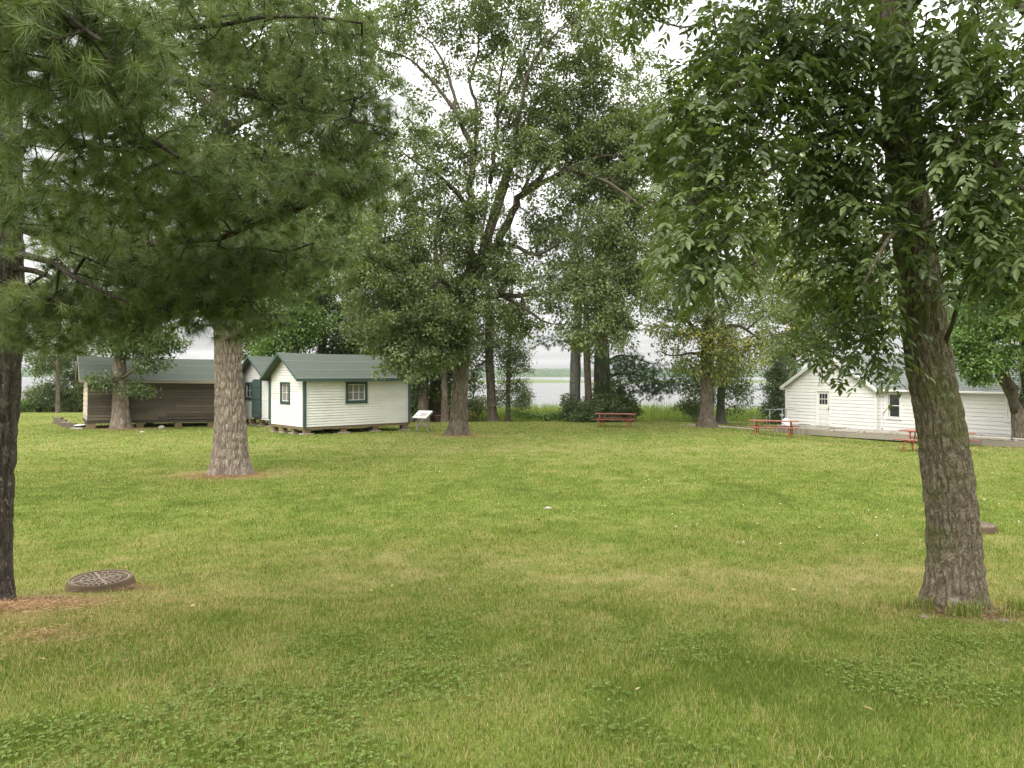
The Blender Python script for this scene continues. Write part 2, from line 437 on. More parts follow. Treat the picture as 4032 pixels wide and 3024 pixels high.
# ---------------------------------------------------------------- world, sun, camera
W = bpy.data.worlds.new("World"); S.world = W; W.use_nodes = True
wt = W.node_tree; wt.nodes.clear()
def wn(typ, **props):
    x = wt.nodes.new('ShaderNode' + typ)
    for k, v in props.items(): setattr(x, k, v)
    return x
def wl(a, b): wt.links.new(a, b)
SUN_EL, SUN_ROT = radians(44), radians(205)
sky = wn('TexSky', sky_type='NISHITA', sun_disc=False, sun_elevation=SUN_EL, sun_rotation=SUN_ROT)
bg1 = wn('Background'); bg1.inputs[1].default_value = .1; wl(sky.outputs[0], bg1.inputs[0])
tc = wn('TexCoord'); sep = wn('SeparateXYZ'); wl(tc.outputs[0], sep.inputs[0])
mr = wn('MapRange'); mr.inputs[1].default_value = 0; mr.inputs[2].default_value = 1; mr.inputs[3].default_value = SKY_H; mr.inputs[4].default_value = SKY_Z
mr.interpolation_type = 'LINEAR'; wl(sep.outputs[2], mr.inputs[0])
mp = wn('Mapping'); mp.inputs[3].default_value = (1.2, 1.2, 26); wl(tc.outputs[0], mp.inputs[0])
nz = wn('TexNoise'); nz.inputs['Scale'].default_value = 1.6; nz.inputs['Detail'].default_value = 7; wl(mp.outputs[0], nz.inputs['Vector'])
nr = wn('MapRange'); nr.inputs[1].default_value = .34; nr.inputs[2].default_value = .66; nr.inputs[3].default_value = .62; nr.inputs[4].default_value = 1.28; wl(nz.outputs[0], nr.inputs[0])
mu = wn('Math', operation='MULTIPLY'); wl(mr.outputs[0], mu.inputs[0]); wl(nr.outputs[0], mu.inputs[1])
bg2 = wn('Background'); bg2.inputs[0].default_value = (1., .985, .97, 1); wl(mu.outputs[0], bg2.inputs[1])
ms = wn('MixShader'); ms.inputs[0].default_value = .93; wl(bg1.outputs[0], ms.inputs[1]); wl(bg2.outputs[0], ms.inputs[2])
wo = wn('OutputWorld'); wl(ms.outputs[0], wo.inputs[0])
W.cycles.sampling_method = 'MANUAL'; W.cycles.sample_map_resolution = 512

sl = bpy.data.lights.new('sun', 'SUN'); sl.energy = SUN_E; sl.angle = radians(35); sl.color = (1, .97, .92)
so = bpy.data.objects.new('sun', sl); COL.objects.link(so)
from mathutils import Vector
sd = Vector((sin(SUN_ROT) * cos(SUN_EL), cos(SUN_ROT) * cos(SUN_EL), sin(SUN_EL)))   # towards the sun
so.rotation_euler = (-sd).to_track_quat('-Z', 'Y').to_euler()

cd = bpy.data.cameras.new('camera'); co_ = bpy.data.objects.new('camera', cd); COL.objects.link(co_)
co_.location = (0, 0, CAMZ); co_.rotation_euler = (radians(90), 0, 0)
cd.sensor_width = 36; cd.lens = F / 4032 * 36; cd.shift_y = -37 / 4032
cd.clip_start = .1; cd.clip_end = 20000; S.camera = co_
S.view_settings.view_transform = 'Standard'; S.view_settings.look = 'None'; S.view_settings.exposure = EXPO; S.view_settings.gamma = 1
S.render.engine = 'CYCLES'; c = S.cycles
c.max_bounces = 6; c.diffuse_bounces = 3; c.glossy_bounces = 2; c.transmission_bounces = 4; c.transparent_max_bounces = 4; c.volume_bounces = 0
c.use_adaptive_sampling = True; c.adaptive_threshold = .02; c.use_denoising = True; c.denoising_prefilter = 'NONE'; c.denoising_input_passes = 'RGB_ALBEDO_NORMAL'; c.sample_clamp_indirect = 8
c.caustics_reflective = False; c.caustics_refractive = False

# ---------------------------------------------------------------- materials
mGround = mat_grass('lawn_ground', True); mBlade = mat_grass('grass_blade')
mBarkAsh = mat_bark('ash_bark', (.10, .075, .055), (.40, .335, .265), 24, .13, 1., .03, cav=True)
mBarkNear = mat_bark('near_bark', (.045, .035, .024), (.26, .215, .15), 46, .36, .9, .012, moss=(.10, .12, .03), lichen=(.24, .27, .21), mossamt=.55, cav=True)
mBarkPine = mat_bark('pine_bark', (.03, .025, .02), (.13, .108, .085), 30, .3, .9, .015, lichen=(.30, .26, .21), cav=True)
mBarkOak = mat_bark('oak_bark', (.05, .042, .033), (.21, .175, .13), 11, .2, .9, .03, cav=True)
mBarkGrey = mat_bark('grey_bark', (.05, .05, .045), (.19, .19, .17), 9, .15, .8, .03)
mWood = mat_noise('weathered_wood', (.12, .10, .08), (.30, .26, .21), 6, (.5, .5, 9), bump=.4)

def lm(name, a, b, c, d=None, **k):
    st = [(0, a), (.45, b), (1 if d is None else .82, c)] + ([(1, d)] if d else [])
    return mat_leaf(name, st, **k)
lfAsh = lm('ash_leaf', (.060, .088, .028), (.110, .150, .048), (.17, .225, .080), (.25, .30, .10), gloss=.045)
lfOak = lm('oak_leaf', (.085, .110, .042), (.150, .185, .075), (.225, .265, .115), (.30, .32, .15), gloss=.03, trans=.42)
lfDark = lm('dark_leaf', (.065, .095, .036), (.110, .150, .056), (.18, .235, .09), gloss=.04, trans=.4)
lfMaple = lm('maple_leaf', (.075, .14, .03), (.135, .22, .05), (.22, .34, .09), gloss=.04)
lfPale = lm('pale_leaf', (.14, .17, .06), (.21, .25, .10), (.29, .33, .13), (.52, .42, .08), gloss=.03)
lfFar = lm('far_leaf', (.11, .14, .065), (.165, .20, .095), (.23, .275, .13), gloss=.03)
lfPine = lm('pine_needle', (.055, .080, .020), (.105, .145, .040), (.18, .225, .07), (.28, .32, .11), trans=.3, gloss=.05)
lfPineFar = lm('far_pine_needle', (.035, .065, .028), (.06, .105, .045), (.09, .15, .06), trans=.25, gloss=.03)
lfYellow = lm('yellow_leaf', (.14, .19, .05), (.2, .26, .06), (.36, .34, .05), (.62, .44, .04), gloss=.03)
lfReed = lm('reed', (.15, .21, .055), (.23, .30, .085), (.33, .38, .14), gloss=.02, trans=.4)

mPaint = mat_noise('white_paint', (.75, .74, .70), (.82, .81, .77), 3, (1, 1, 3), rough=.6, bump=.05, c3=(.68, .665, .61))
mPaintH = mat_noise('house_paint', (.80, .79, .76), (.85, .84, .81), 2, (1, 1, 2), rough=.55, bump=.03, c3=(.76, .745, .71))
mTrimW = mat_noise('white_trim', (.76, .75, .71), (.82, .81, .78), 3, rough=.5, bump=.03)
mGreen = mat_noise('green_trim', (.055, .088, .078), (.075, .115, .10), 6, (1, 1, 2), rough=.55, bump=.05)
mGreenD = mat_noise('green_frame', (.038, .066, .060), (.052, .086, .078), 6, rough=.5, bump=.05)
mRoof = mat_noise('green_roll_roofing', (.078, .092, .074), (.108, .122, .10), 14, rough=.95, bump=.3, spec=.1, c3=(.090, .106, .092))
mSeam = mat_noise('roof_seam', (.075, .105, .088), (.20, .25, .23), 30, rough=.9, bump=.2)
def mat_shingle():
    t = NT('grey_shingles'); co = t.coord()
    br = t.n('TexBrick', None, Vector=co, Color1=(.17, .185, .17), Color2=(.125, .135, .13), Mortar=(.07, .07, .07), Scale=1., Mortar_Size=.012, Brick_Width=.3, Row_Height=.14)
    n = t.n('TexNoise', None, Vector=co, Scale=2., Detail=5.)
    c = t.mix(t.math('MULTIPLY', n, .5), (br, 0), (.19, .21, .18))
    return t.done(t.n('BsdfPrincipled', None, Base_Color=c, Roughness=.95, Normal=t.n('Bump', None, Height=(br, 1), Strength=.3, Distance=.01)))
mShingle = mat_shingle()
def mat_plank(name, cols, sx=1.2, sz=30, bump=.3, rw=.55):
    t = NT(name); g = t.n('TexNoise', None, Vector=t.coord((sx, sx, sz)), Scale=1.6, Detail=8., Roughness=.65)
    n = t.n('TexNoise', None, Vector=t.coord((.5, .5, 1.)), Scale=1.8, Detail=4.)
    kn = t.n('TexVoronoi', None, Vector=t.coord((1.2, 1.2, 5.)), Scale=1.3)
    c = t.ramp(t.math('ADD', t.math('MULTIPLY', g, .55), t.math('ADD', t.math('MULTIPLY', t.attr('rnd'), rw), t.math('MULTIPLY', n, .25))), cols)
    c = t.mix(t.ramp(kn, [(.03, .85), (.07, 0)]), c, (.04, .03, .025))
    return t.done(t.n('BsdfPrincipled', None, Base_Color=c, Roughness=.9, Normal=t.n('Bump', None, Height=g, Strength=bump, Distance=.01), Specular_IOR_Level=.15))
mShed = mat_plank('shed_planks', [(.25, (.06, .048, .037)), (.62, (.105, .088, .068)), (1, (.24, .19, .135))], rw=.32)
mShedEnd = mat_plank('shed_shakes', [(.25, (.22, .19, .15)), (.6, (.36, .31, .25)), (.95, (.50, .43, .33))], 14, 2)
mDeck = mat_plank('deck_wood', [(.25, (.16, .14, .11)), (.6, (.25, .22, .175)), (.95, (.34, .30, .24))], 3, 20)
mDeckCap = mat_plank('deck_cap', [(.25, (.36, .34, .30)), (.6, (.48, .45, .40)), (.95, (.58, .55, .50))], 3, 20)
mBeam = mat_plank('beam_wood', [(.25, (.17, .12, .075)), (.6, (.25, .18, .115)), (.95, (.33, .25, .16))], 3, 12)
mRed = mat_noise('red_planks', (.21, .062, .046), (.28, .10, .07), 9, (.6, 6, 6), rough=.6, bump=.2, c3=(.32, .15, .10))
mRedSteel = mat_noise('red_pipe', (.26, .05, .03), (.34, .075, .045), 9, rough=.5, bump=.05)
mConc = mat_noise('concrete', (.20, .18, .145), (.31, .28, .23), 12, rough=.9, bump=.3)
mBlock = mat_noise('old_block', (.115, .095, .07), (.19, .155, .115), 14, rough=.95, bump=.4)
mSlab = mat_noise('pale_slab', (.27, .24, .20), (.38, .34, .28), 10, rough=.9, bump=.3)
mRiser = mat_noise('brown_riser', (.10, .07, .038), (.145, .10, .058), 6, rough=.7, bump=.3, c3=(.08, .055, .03))
mIron = mat_noise('grate_cast', (.16, .125, .09), (.24, .19, .135), 12, rough=.7, bump=.25)
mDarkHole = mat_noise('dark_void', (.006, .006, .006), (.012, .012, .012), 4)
mSteel = mat_noise('grey_pipe', (.28, .30, .30), (.38, .40, .40), 9, rough=.45, bump=.03, metal=.3)
mGlassD = mat_noise('dark_glass', (.022, .028, .03), (.04, .048, .05), 2, rough=.08, bump=.01, spec=.8)
mCurtain = mat_noise('grey_curtain', (.15, .14, .125), (.30, .28, .26), 9, (4, 4, .4), rough=.9, bump=.2)
mLampGlass = mat_noise('lamp_glass', (.62, .58, .42), (.7, .66, .52), 9, rough=.25)
mStone = mat_noise('field_stone', (.27, .24, .21), (.45, .41, .36), 9, rough=.9, bump=.4, c3=(.35, .22, .17))
mSignFace = mat_noise('sign_sheet', (.80, .79, .80), (.86, .85, .86), 2, rough=.3, bump=.0)
mSignPic = mat_noise('sign_photo', (.42, .36, .37), (.62, .55, .55), 16, rough=.35, bump=.0)
mSignTxt = mat_noise('sign_text', (.30, .27, .26), (.78, .76, .76), 60, (1, 8, 1), rough=.35, bump=.0)
mGrey = mat_noise('grey_post', (.22, .21, .185), (.30, .29, .26), 7, (1, 1, .2), rough=.85, bump=.1)
# ---------------------------------------------------------------- ground, water, far shore
TRUNKS = []   # (x, y, r, soil strength, straw strength, reach)
def gauss(x, y, cx, cy, rx, ry): return np.exp(-((x - cx) / rx) ** 2 - ((y - cy) / ry) ** 2)
bAsh = G(3762, 6.85); bPine = G(-52, 7.35); bBig = G(905, 21.5); bOak = G(1806, 38); bSmall = G(476, 42.1)
def dryness(x, y):
    n = fbm(x * .35, y * .28, None, 21, 4); n2 = fbm(x * 1.7, y * 1.3, None, 25, 3)
    d = .385 + .26 * (n - .5) + .5 * (n2 - .5) + .35 * (vn(x * 5.5, y * 4.5, None, 27) - .5)
    yy = y + 1.2 * (fbm(x * .22, y * .1, None, 31, 2) - .5) * 2
    d += .20 * np.exp(-((yy - 9.0) / 1.9) ** 2) - .14 * np.exp(-((yy - 17) / 5) ** 2) + .13 * np.exp(-((yy - 31) / 4) ** 2)
    d += .22 * gauss(x, y, -4.2, 6.2, 2.6, 2.6) + .10 * gauss(x, y, 3.6, 9, 3, 2) - .09 * sstep(7.2, 5, y) + .1 * gauss(x, y, -8, 12, 5, 3)
    d += .09 * sstep(38, 46, y)
    for (c, rr, a) in ((bBig, 1.5, .6), (bOak, 2.2, .45), (bSmall, 1.6, .5), (bAsh, 1.1, .2)):
        d += a * np.exp(-(((x - c[0]) / rr) ** 2 + ((y - c[1]) / (rr * .75)) ** 2)) * (.4 + n2)
    return np.clip(d, 0, 1)
def soilness(x, y):
    n = fbm(x * 3, y * 3, None, 41, 3)
    s = 0
    for (cx, cy, rr, a) in ((bAsh[0] + .12, bAsh[1] - .1, .62, 1.25), (bPine[0] + .25, bPine[1] - .15, .85, 1.4), (bBig[0], bBig[1] - .1, .85, .8), (-4.35, 8.55, .2, 1.), (-4.1, 8.65, .2, .9),
                            (bOak[0], bOak[1], 1.1, .6), (bPine[0] + 1.6, bPine[1] - 2.1, 1.0, .22)):
        s = s + a * np.exp(-(((x - cx) / rr) ** 2 + ((y - cy) / rr) ** 2) ** 1.5)
    return np.clip(s * (.35 + 1.3 * n) , 0, 1)

xs = np.concatenate([-np.geomspace(60, 3000, 24)[::-1], np.arange(-59, -20, .7), np.arange(-20, 20, .17), np.arange(20, 59.5, .7), np.geomspace(60, 3000, 24)])
ys = np.concatenate([np.arange(-60, 2, 1.5), np.arange(2, 30, .14), np.arange(30, 78, .45), np.geomspace(79, 3800, 50)])
XX, YY = np.meshgrid(xs, ys); ZZ = gz(XX, YY)
g = Geo(); nx, ny = len(xs), len(ys); i = np.arange(ny - 1)[:, None] * nx; j = np.arange(nx - 1)[None]
f = np.stack([i + j, i + j + 1, i + nx + j + 1, i + nx + j], -1).reshape(-1, 4)
g.add(np.stack([XX, YY, ZZ], -1).reshape(-1, 3), f, pa=dryness(XX, YY).ravel())
ground = g.build('ground', mGround, smooth=True, pattr='dry')
a_ = ground.data.attributes.new('soil', 'FLOAT', 'POINT'); a_.data.foreach_set('value', soilness(XX, YY).ravel().astype(np.float32))
tag(ground, 'mown park lawn sloping down to the lake shore', 'lawn', kind='structure')

t = NT('lake_water'); co = t.coord((1, 1, 1))
n1 = t.n('TexNoise', None, Vector=t.coord((.25, 1.2, 1)), Scale=1.3, Detail=6., Roughness=.6); n2 = t.n('TexNoise', None, Vector=t.coord((.02, .07, 1)), Scale=1., Detail=4.)
b = t.n('Bump', None, Height=n1, Strength=.22, Distance=.15)
mWater = t.done(t.n('BsdfPrincipled', None, Base_Color=t.mix(n2, (.07, .068, .068), (.11, .105, .10)), Roughness=.16, Normal=b, Specular_IOR_Level=.4, IOR=1.33))
g = Geo(); g.add([(-3000, 50, LAKE), (3000, 50, LAKE), (3000, 3700, LAKE), (-3000, 3700, LAKE)], np.array([(0, 1, 2, 3)]))
tag(g.build('lake', mWater), 'pale rippled lake beyond the reeds', 'lake', kind='structure')

mHill = mat_noise('wooded_hill', (.028, .055, .022), (.065, .105, .04), .12, rough=1, bump=0, c3=(.05, .08, .045), detail=3)
mMarsh = mat_noise('marsh_grass', (.085, .115, .04), (.13, .16, .06), .2, (1, 3, 1), rough=1, bump=0)
def ridge(name, y0, depth, rows, hfun, dx, mat, label, x0, x1, bump, bs):
    x = np.arange(x0, x1, dx); r = np.linspace(0, 1, rows)
    X, R = np.meshgrid(x, r); Y = y0 + depth * R + 12 * (vn(X / 90, R * 0, None, 8) - .5)
    env = np.sin(np.clip(R * 1.15, 0, 1) * pi / 2) ** .55
    Z = LAKE - 1 + (hfun(X) + 1) * env + bump * (vn(X / bs, Y / bs, None, 17) + .5 * vn(X / bs * 2.1, Y / bs * 2.1, None, 19) - .6) * np.minimum(1, R * 6)
    g = Geo(); n = len(x); i = np.arange(rows - 1)[:, None] * n; j = np.arange(n - 1)[None]
    g.add(np.stack([X, Y, Z], -1).reshape(-1, 3), np.stack([i + j, i + j + 1, i + n + j + 1, i + n + j], -1).reshape(-1, 4))
    tag(g.build(name, mat, smooth=False), label, None, kind='structure')
ridge('wooded_hills', 2100, 500, 22, lambda X: 19 + 12 * vn(X / 420, X * 0, None, 5) + 2 * vn(X / 90, X * 0, None, 6), 7, mHill, 'low wooded hills across the lake', -1800, 1900, 6, 14)
ridge('far_shore', 1560, 160, 10, lambda X: 9 + 6 * vn(X / 120, X * 0, None, 9), 5, mHill, 'tree lined far shore of the lake', -1400, 1500, 6, 9)
ridge('marsh_island', 430, 70, 12, lambda X: .2 + 1.5 * vn(X / 60, X * 0, None, 12), 2, mMarsh, 'flat marsh grass island out in the lake', -30, 330, .7, 6)

# ---------------------------------------------------------------- grass, reeds, ground litter
def scatter(D0, D1, n, wmul=.74):
    D = np.sqrt(rng.uniform(D0 ** 2, D1 ** 2, n)); x = rng.uniform(-wmul, wmul, n) * D
    return x, D
HOUSE_O = np.array([17.1, 48.0]); HOUSE_A = math.atan2(-.89, .46)
def blocked(x, y):
    b = np.zeros(len(x), bool)
    for c, r in ((bAsh, .3), (bPine, .25), (bBig, .5), (bOak, .6), (bSmall, .5), ((-4.61, 8.6), .37), ((7.81, 13.1), .37)):
        b |= (x - c[0]) ** 2 + (y - c[1]) ** 2 < r * r
    return b
g = Geo()
for (D0, D1, n, w, h, fi, fo) in ((1.6, 8.5, 400000, .0052, .040, 0, (5., 8.5)), (4.8, 16, 430000, .0078, .044, (5., 8.5), (9.5, 16)), (9.3, 32, 390000, .014, .048, (9.5, 16), (19, 32)), (18, 56, 150000, .030, .058, (19, 32), 0)):
    x, y = scatter(D0, D1, n, .84 if D0 < 9 else .76); x = x * (1 + .9 / y); pk = np.ones(n)
    if fi: pk *= sstep(fi[0], fi[1], y)
    if fo: pk *= 1 - sstep(fo[0], fo[1], y)
    kk = rng.random(n) < pk; x, y = x[kk], y[kk]; n = len(x); cl = fbm(x * 2.2, y * 2.2, None, 51, 2)
    sl_ = soilness(x, y); keep = (~blocked(x, y)) & (rng.random(n) > sl_ * 1.1) & (y < 54 + shore(x)); x, y, cl = x[keep], y[keep], cl[keep]; n = len(x)
    dr_ = dryness(x, y); H = h * rng.uniform(.5, 1.25, n) * (.6 + .8 * cl)
    tuft = rng.random(n) < .012; H = np.where(tuft, H * 1.7, H)
    z = gz(x, y); a = rng.uniform(0, 2 * pi, n); ln = rng.uniform(0, .75, n)
    s = np.stack([np.cos(a), np.sin(a), 0 * a], -1) * w / 2; a2 = rng.uniform(0, 2 * pi, n)
    base = np.stack([x, y, z - .004], -1); tip = base + np.stack([np.cos(a2) * ln * H, np.sin(a2) * ln * H, H], -1)
    V = np.stack([base - s, base + s, tip], 1).reshape(-1, 3)
    g.add(V, np.arange(3 * n).reshape(-1, 3), rnd=rng.random(n), pa=np.repeat(dr_, 3))
tag(g.build('grass', mBlade, pattr='dry'), 'short mown lawn grass with dry and green patches', 'grass', kind='stuff')

def tufts(name, label, spots, mat):
    g = Geo()
    for (cx, cy, rr, n, h) in spots:
        a = rng.uniform(0, 2 * pi, n); q = rr * np.sqrt(rng.random(n)); x = cx + np.cos(a) * q; y = cy + np.sin(a) * q
        H = h * rng.uniform(.5, 1.2, n); z = gz(x, y); a2 = rng.uniform(0, 2 * pi, n); ln = rng.uniform(.1, .8, n); s = np.stack([np.cos(a2 + 1.5), np.sin(a2 + 1.5), 0 * a], -1) * .003
        b = np.stack([x, y, z - .01], -1); m = b + np.stack([np.cos(a2) * ln * H * .3, np.sin(a2) * ln * H * .3, H * .65], -1); tp = b + np.stack([np.cos(a2) * ln * H, np.sin(a2) * ln * H, H * (1 - .3 * ln)], -1)
        V = np.stack([b - s, b + s, m + s * .8, m - s * .8, tp], 1).reshape(-1, 3); o = (np.arange(n) * 5)[:, None]
        g.add(V, [o + np.array([[0, 1, 2, 3]]), o + np.array([[3, 2, 4]])], rnd=rng.random(n), pa=np.full(5 * n, .22))
    tag(g.build(name, mat, pattr='dry'), label, 'grass', kind='stuff')
ax, ay = bAsh[0], bAsh[1]
tufts('long_grass', 'long uncut grass blades round the foot of the near tree', [(ax - .42, ay - .12, .16, 140, .16), (ax - .12, ay - .36, .15, 160, .15), (ax + .45, ay - .22, .14, 120, .17), (ax + .7, ay - .1, .2, 60, .13), (ax + .2, ay - .42, .12, 70, .1), (ax - .6, ay + .1, .15, 60, .12)], mBlade)

n = 78000; y = rng.uniform(55.6, 72, n); x = rng.uniform(-52, 60, n); y = y + shore(x)
keep = (y - shore(x) > 56.2 + .8 * vn(x * .5, x * 0, None, 3)); x, y = x[keep], y[keep]; n = len(x)
g = Geo(); H = rng.uniform(1.0, 1.75, n) * (.75 + .5 * vn(x * .35, y * .35, None, 4)) * sstep(55.8, 59, y - shore(x)).clip(.45, 1); z = np.maximum(gz(x, y), LAKE - .3)
H = H + np.maximum(0, (-2.72 - z)) * .85
a = rng.uniform(0, 2 * pi, n); s = np.stack([np.cos(a), np.sin(a), 0 * a], -1) * .02; a2 = rng.uniform(0, 2 * pi, n); ln = rng.uniform(0, .3, n)
b = np.stack([x, y, z], -1); m = b + np.stack([0 * H, 0 * H, H * .6], -1); tp = b + np.stack([np.cos(a2) * ln * H, np.sin(a2) * ln * H, H], -1)
V = np.stack([b - s, b + s, m + s, m - s, tp], 1).reshape(-1, 3); o = (np.arange(n) * 5)[:, None]
g.add(V, [o + np.array([[0, 1, 2, 3]]), o + np.array([[3, 2, 4]])], rnd=np.clip(rng.normal(.62, .2, n) + .5 * (vn(x * .15, y * .3, None, 14) - .5), 0, 1))
tag(g.build('reeds', lfReed), 'tall bright green reeds along the lake shore', 'reeds', kind='stuff')

# broadleaf clover and plantain low in the turf
lfClover = lm('clover_leaf', (.09, .13, .035), (.15, .205, .055), (.23, .28, .10), gloss=0)
x, y = scatter(2.6, 9, 52000); d_ = fbm(x * .9, y * .9, None, 61, 3); k = (rng.random(len(x)) < sstep(.42, .60, d_) * .85) & (rng.random(len(x)) < (.25 + sstep(6.5, 3.5, y))) & (x > -2.6) & ~blocked(x, y); x, y = x[k], y[k]; n = len(x)
g = Geo(); z = gz(x, y) + rng.uniform(.016, .036, n); c = np.stack([x, y, z], -1)
for q in range(3):
    a = rng.uniform(0, 6.28, n) if q == 0 else a + 2.09
    dd = np.stack([np.cos(a), np.sin(a), rng.uniform(-.15, .3, n)], -1); L = rng.uniform(.010, .020, n)
    put_leaves(g, c, dd, unit(rng.normal(size=(n, 3)) * .25 + np.array([0, 0, 1])), L, L * 1.05, np.clip(rng.normal(.45, .22, n), 0, 1), LEAF8)
tag(g.build('clover', lfClover), 'clover and broadleaf weeds low in the foreground turf', 'clover', kind='stuff')
mPetal = mat_noise('clover_petal', (.62, .60, .5), (.8, .78, .68), 30, rough=.8, bump=0)
x, y = scatter(8, 44, 900); k = (fbm(x * .4, y * .4, None, 71, 2) > .5) & (x > -6 + 0 * y); x, y = x[k], y[k]; n = len(x); g = Geo()
for X_, Y_ in zip(x, y):
    r_ = rng.uniform(.006, .011) * (1 + .015 * Y_); lathe(g, [(0, 0), (r_, .5 * r_), (r_ * .8, 1.3 * r_), (0, 1.8 * r_)], (X_, Y_, g1(X_, Y_) + rng.uniform(.035, .06)), 5)
tag(g.build('clover_flowers', mPetal), 'small white clover flowers dotted over the lawn', 'flowers', kind='stuff')
lfLitter = lm('fallen_leaf', (.12, .06, .03), (.24, .15, .075), (.34, .25, .14), (.38, .31, .09), trans=.15, gloss=.02)
x, y = scatter(2.8, 40, 520); n = len(x); g = Geo(); a = rng.uniform(0, 6.28, n)
L = rng.uniform(.03, .065, n) * (1 + .012 * y)
put_leaves(g, np.stack([x, y, gz(x, y) + .04], -1), np.stack([np.cos(a), np.sin(a), rng.uniform(-.2, .5, n)], -1), unit(rng.normal(size=(n, 3)) * .5 + np.array([0, 0, 1])), L, L * .6, rng.random(n), LEAF8)
tag(g.build('fallen_leaves', lfLitter), 'scattered tan fallen leaves on the grass', 'leaves', kind='stuff')
mStraw = lm('straw_litter', (.13, .07, .035), (.30, .17, .08), (.50, .36, .19), trans=.1, gloss=.02)
g = Geo()
for (c, rr, n, L) in ((bPine + np.array([.5, -.5, 0]), 1.5, 9000, .07), (bAsh, .9, 3500, .05), (bBig + np.array([0, -.3, 0]), 1.5, 9000, .11), (bOak + np.array([.3, -.3, 0]), 1.8, 3500, .16), (bSmall + np.array([.3, -.4, 0]), 1.3, 2500, .16), (np.array([-3.4, 5.6, 0]), 1.3, 2200, .06), (np.array([-4.25, 8.6, 0]), .5, 900, .06)):
    a = rng.uniform(0, 6.28, n); q = rr * np.abs(rng.normal(0, .55, n)); x = c[0] + q * np.cos(a); y = c[1] + q * np.sin(a) * .75; a = rng.uniform(0, 6.28, n)
    ll = L * rng.uniform(.5, 1.2, n)
    put_leaves(g, np.stack([x, y, gz(x, y) + rng.uniform(.005, .05, n)], -1), np.stack([np.cos(a), np.sin(a), rng.uniform(-.15, .25, n)], -1), np.tile([0, 0, 1.], (n, 1)) + rng.normal(size=(n, 3)) * .3, ll, ll * .06, np.clip(rng.normal(.5, .25, n), 0, 1))
tag(g.build('straw_litter', mStraw), 'dry needles and straw lying round the tree bases', 'litter', kind='stuff')

# ---------------------------------------------------------------- buildings kit
def siding(g, o, ux, nr, W, z0, ztop, course, openings=(), t=.032, prof=None, jit=0., gap=.022):
    """lapped boards on a wall starting at o along ux (2D) with outward normal nr; prof(z)->(lo,hi) clips a gable"""
    o = np.array(o, float); ux = np.array(ux, float); nr = np.array(nr, float)
    zs = sorted(set([z0] + list(np.arange(z0, ztop, course)) + [ztop] + [q for op in openings for q in op[2:4]]))
    def pt(s, z, d): q = o + ux * s + nr * d; return (q[0], q[1], z)
    for a, b in zip(zs[:-1], zs[1:]):
        if b - a < 1e-4: continue
        k = math.floor((a - z0) / course + 1e-6); ca = z0 + k * course
        da = t * (1 - (a - ca) / course * .8) ; db = t * (1 - (b - ca) / course * .8)
        la, ha = prof(a) if prof else (0, W); lb, hb = prof(b) if prof else (0, W)
        ivs = [(max(0, la), min(W, ha), max(0, lb), min(W, hb))]
        for (s0, s1, q0, q1) in openings:
            if a >= q0 - 1e-5 and b <= q1 + 1e-5:
                nv = []
                for (p0, p1, r0_, r1_) in ivs:
                    if s1 <= p0 or s0 >= p1: nv.append((p0, p1, r0_, r1_)); continue
                    if s0 > p0: nv.append((p0, s0, r0_, s0))
                    if s1 < p1: nv.append((s1, p1, s1, r1_))
                ivs = nv
        rr = float(_h(np.array([k]), np.array([int(W * 10)]), np.array([int(z0 * 7) + 3]), 5)[0])
        for (p0, p1, r0_, r1_) in ivs:
            if p1 - p0 < .01: continue
            cuts = [p0, p1]
            if jit and p1 - p0 > 1.5:
                c = p0 + (p1 - p0) * (.25 + .5 * float(_h(np.array([k]), np.array([3]), np.array([1]), 9)[0])); cuts = [p0, c, p1]
            for ci in range(len(cuts) - 1):
                u0, u1 = cuts[ci], cuts[ci + 1]
                w0 = r0_ if ci == 0 else u0; w1 = r1_ if ci == len(cuts) - 2 else u1
                rv = (rr * 7.3 + ci * .37) % 1 if jit else rr
                g.hexa([pt(u0, a, -.03), pt(u1, a, -.03), pt(u1, a, -.012), pt(u0, a, -.012), pt(w0, b, -.03), pt(w1, b, -.03), pt(w1, b, -.012), pt(w0, b, -.012)], rv)
                e = gap if abs(b - (ca + course)) < 1e-4 and b - a > gap * 2 else 0; f = e / (b - a); x0_, x1_ = w0 + (u0 - w0) * f, w1 + (u1 - w1) * f
                if jit and ci: u0 += .008; x0_ += .008
                g.hexa([pt(u0, a, -.0119), pt(u1, a, -.0119), pt(u1, a, da), pt(u0, a, da), pt(x0_, b - e, -.0119), pt(x1_, b - e, -.0119), pt(x1_, b - e, db), pt(x0_, b - e, db)], rv)

def wbox(g, o, ux, nr, s0, s1, z0, z1, d0, d1, rnd=0.):
    o = np.array(o, float); ux = np.array(ux, float); nr = np.array(nr, float)
    def pt(s, z, d): q = o + ux * s + nr * d; return (q[0], q[1], z)
    g.hexa([pt(s0, z0, d0), pt(s1, z0, d0), pt(s1, z0, d1), pt(s0, z0, d1), pt(s0, z1, d0), pt(s1, z1, d0), pt(s1, z1, d1), pt(s0, z1, d1)], rnd)

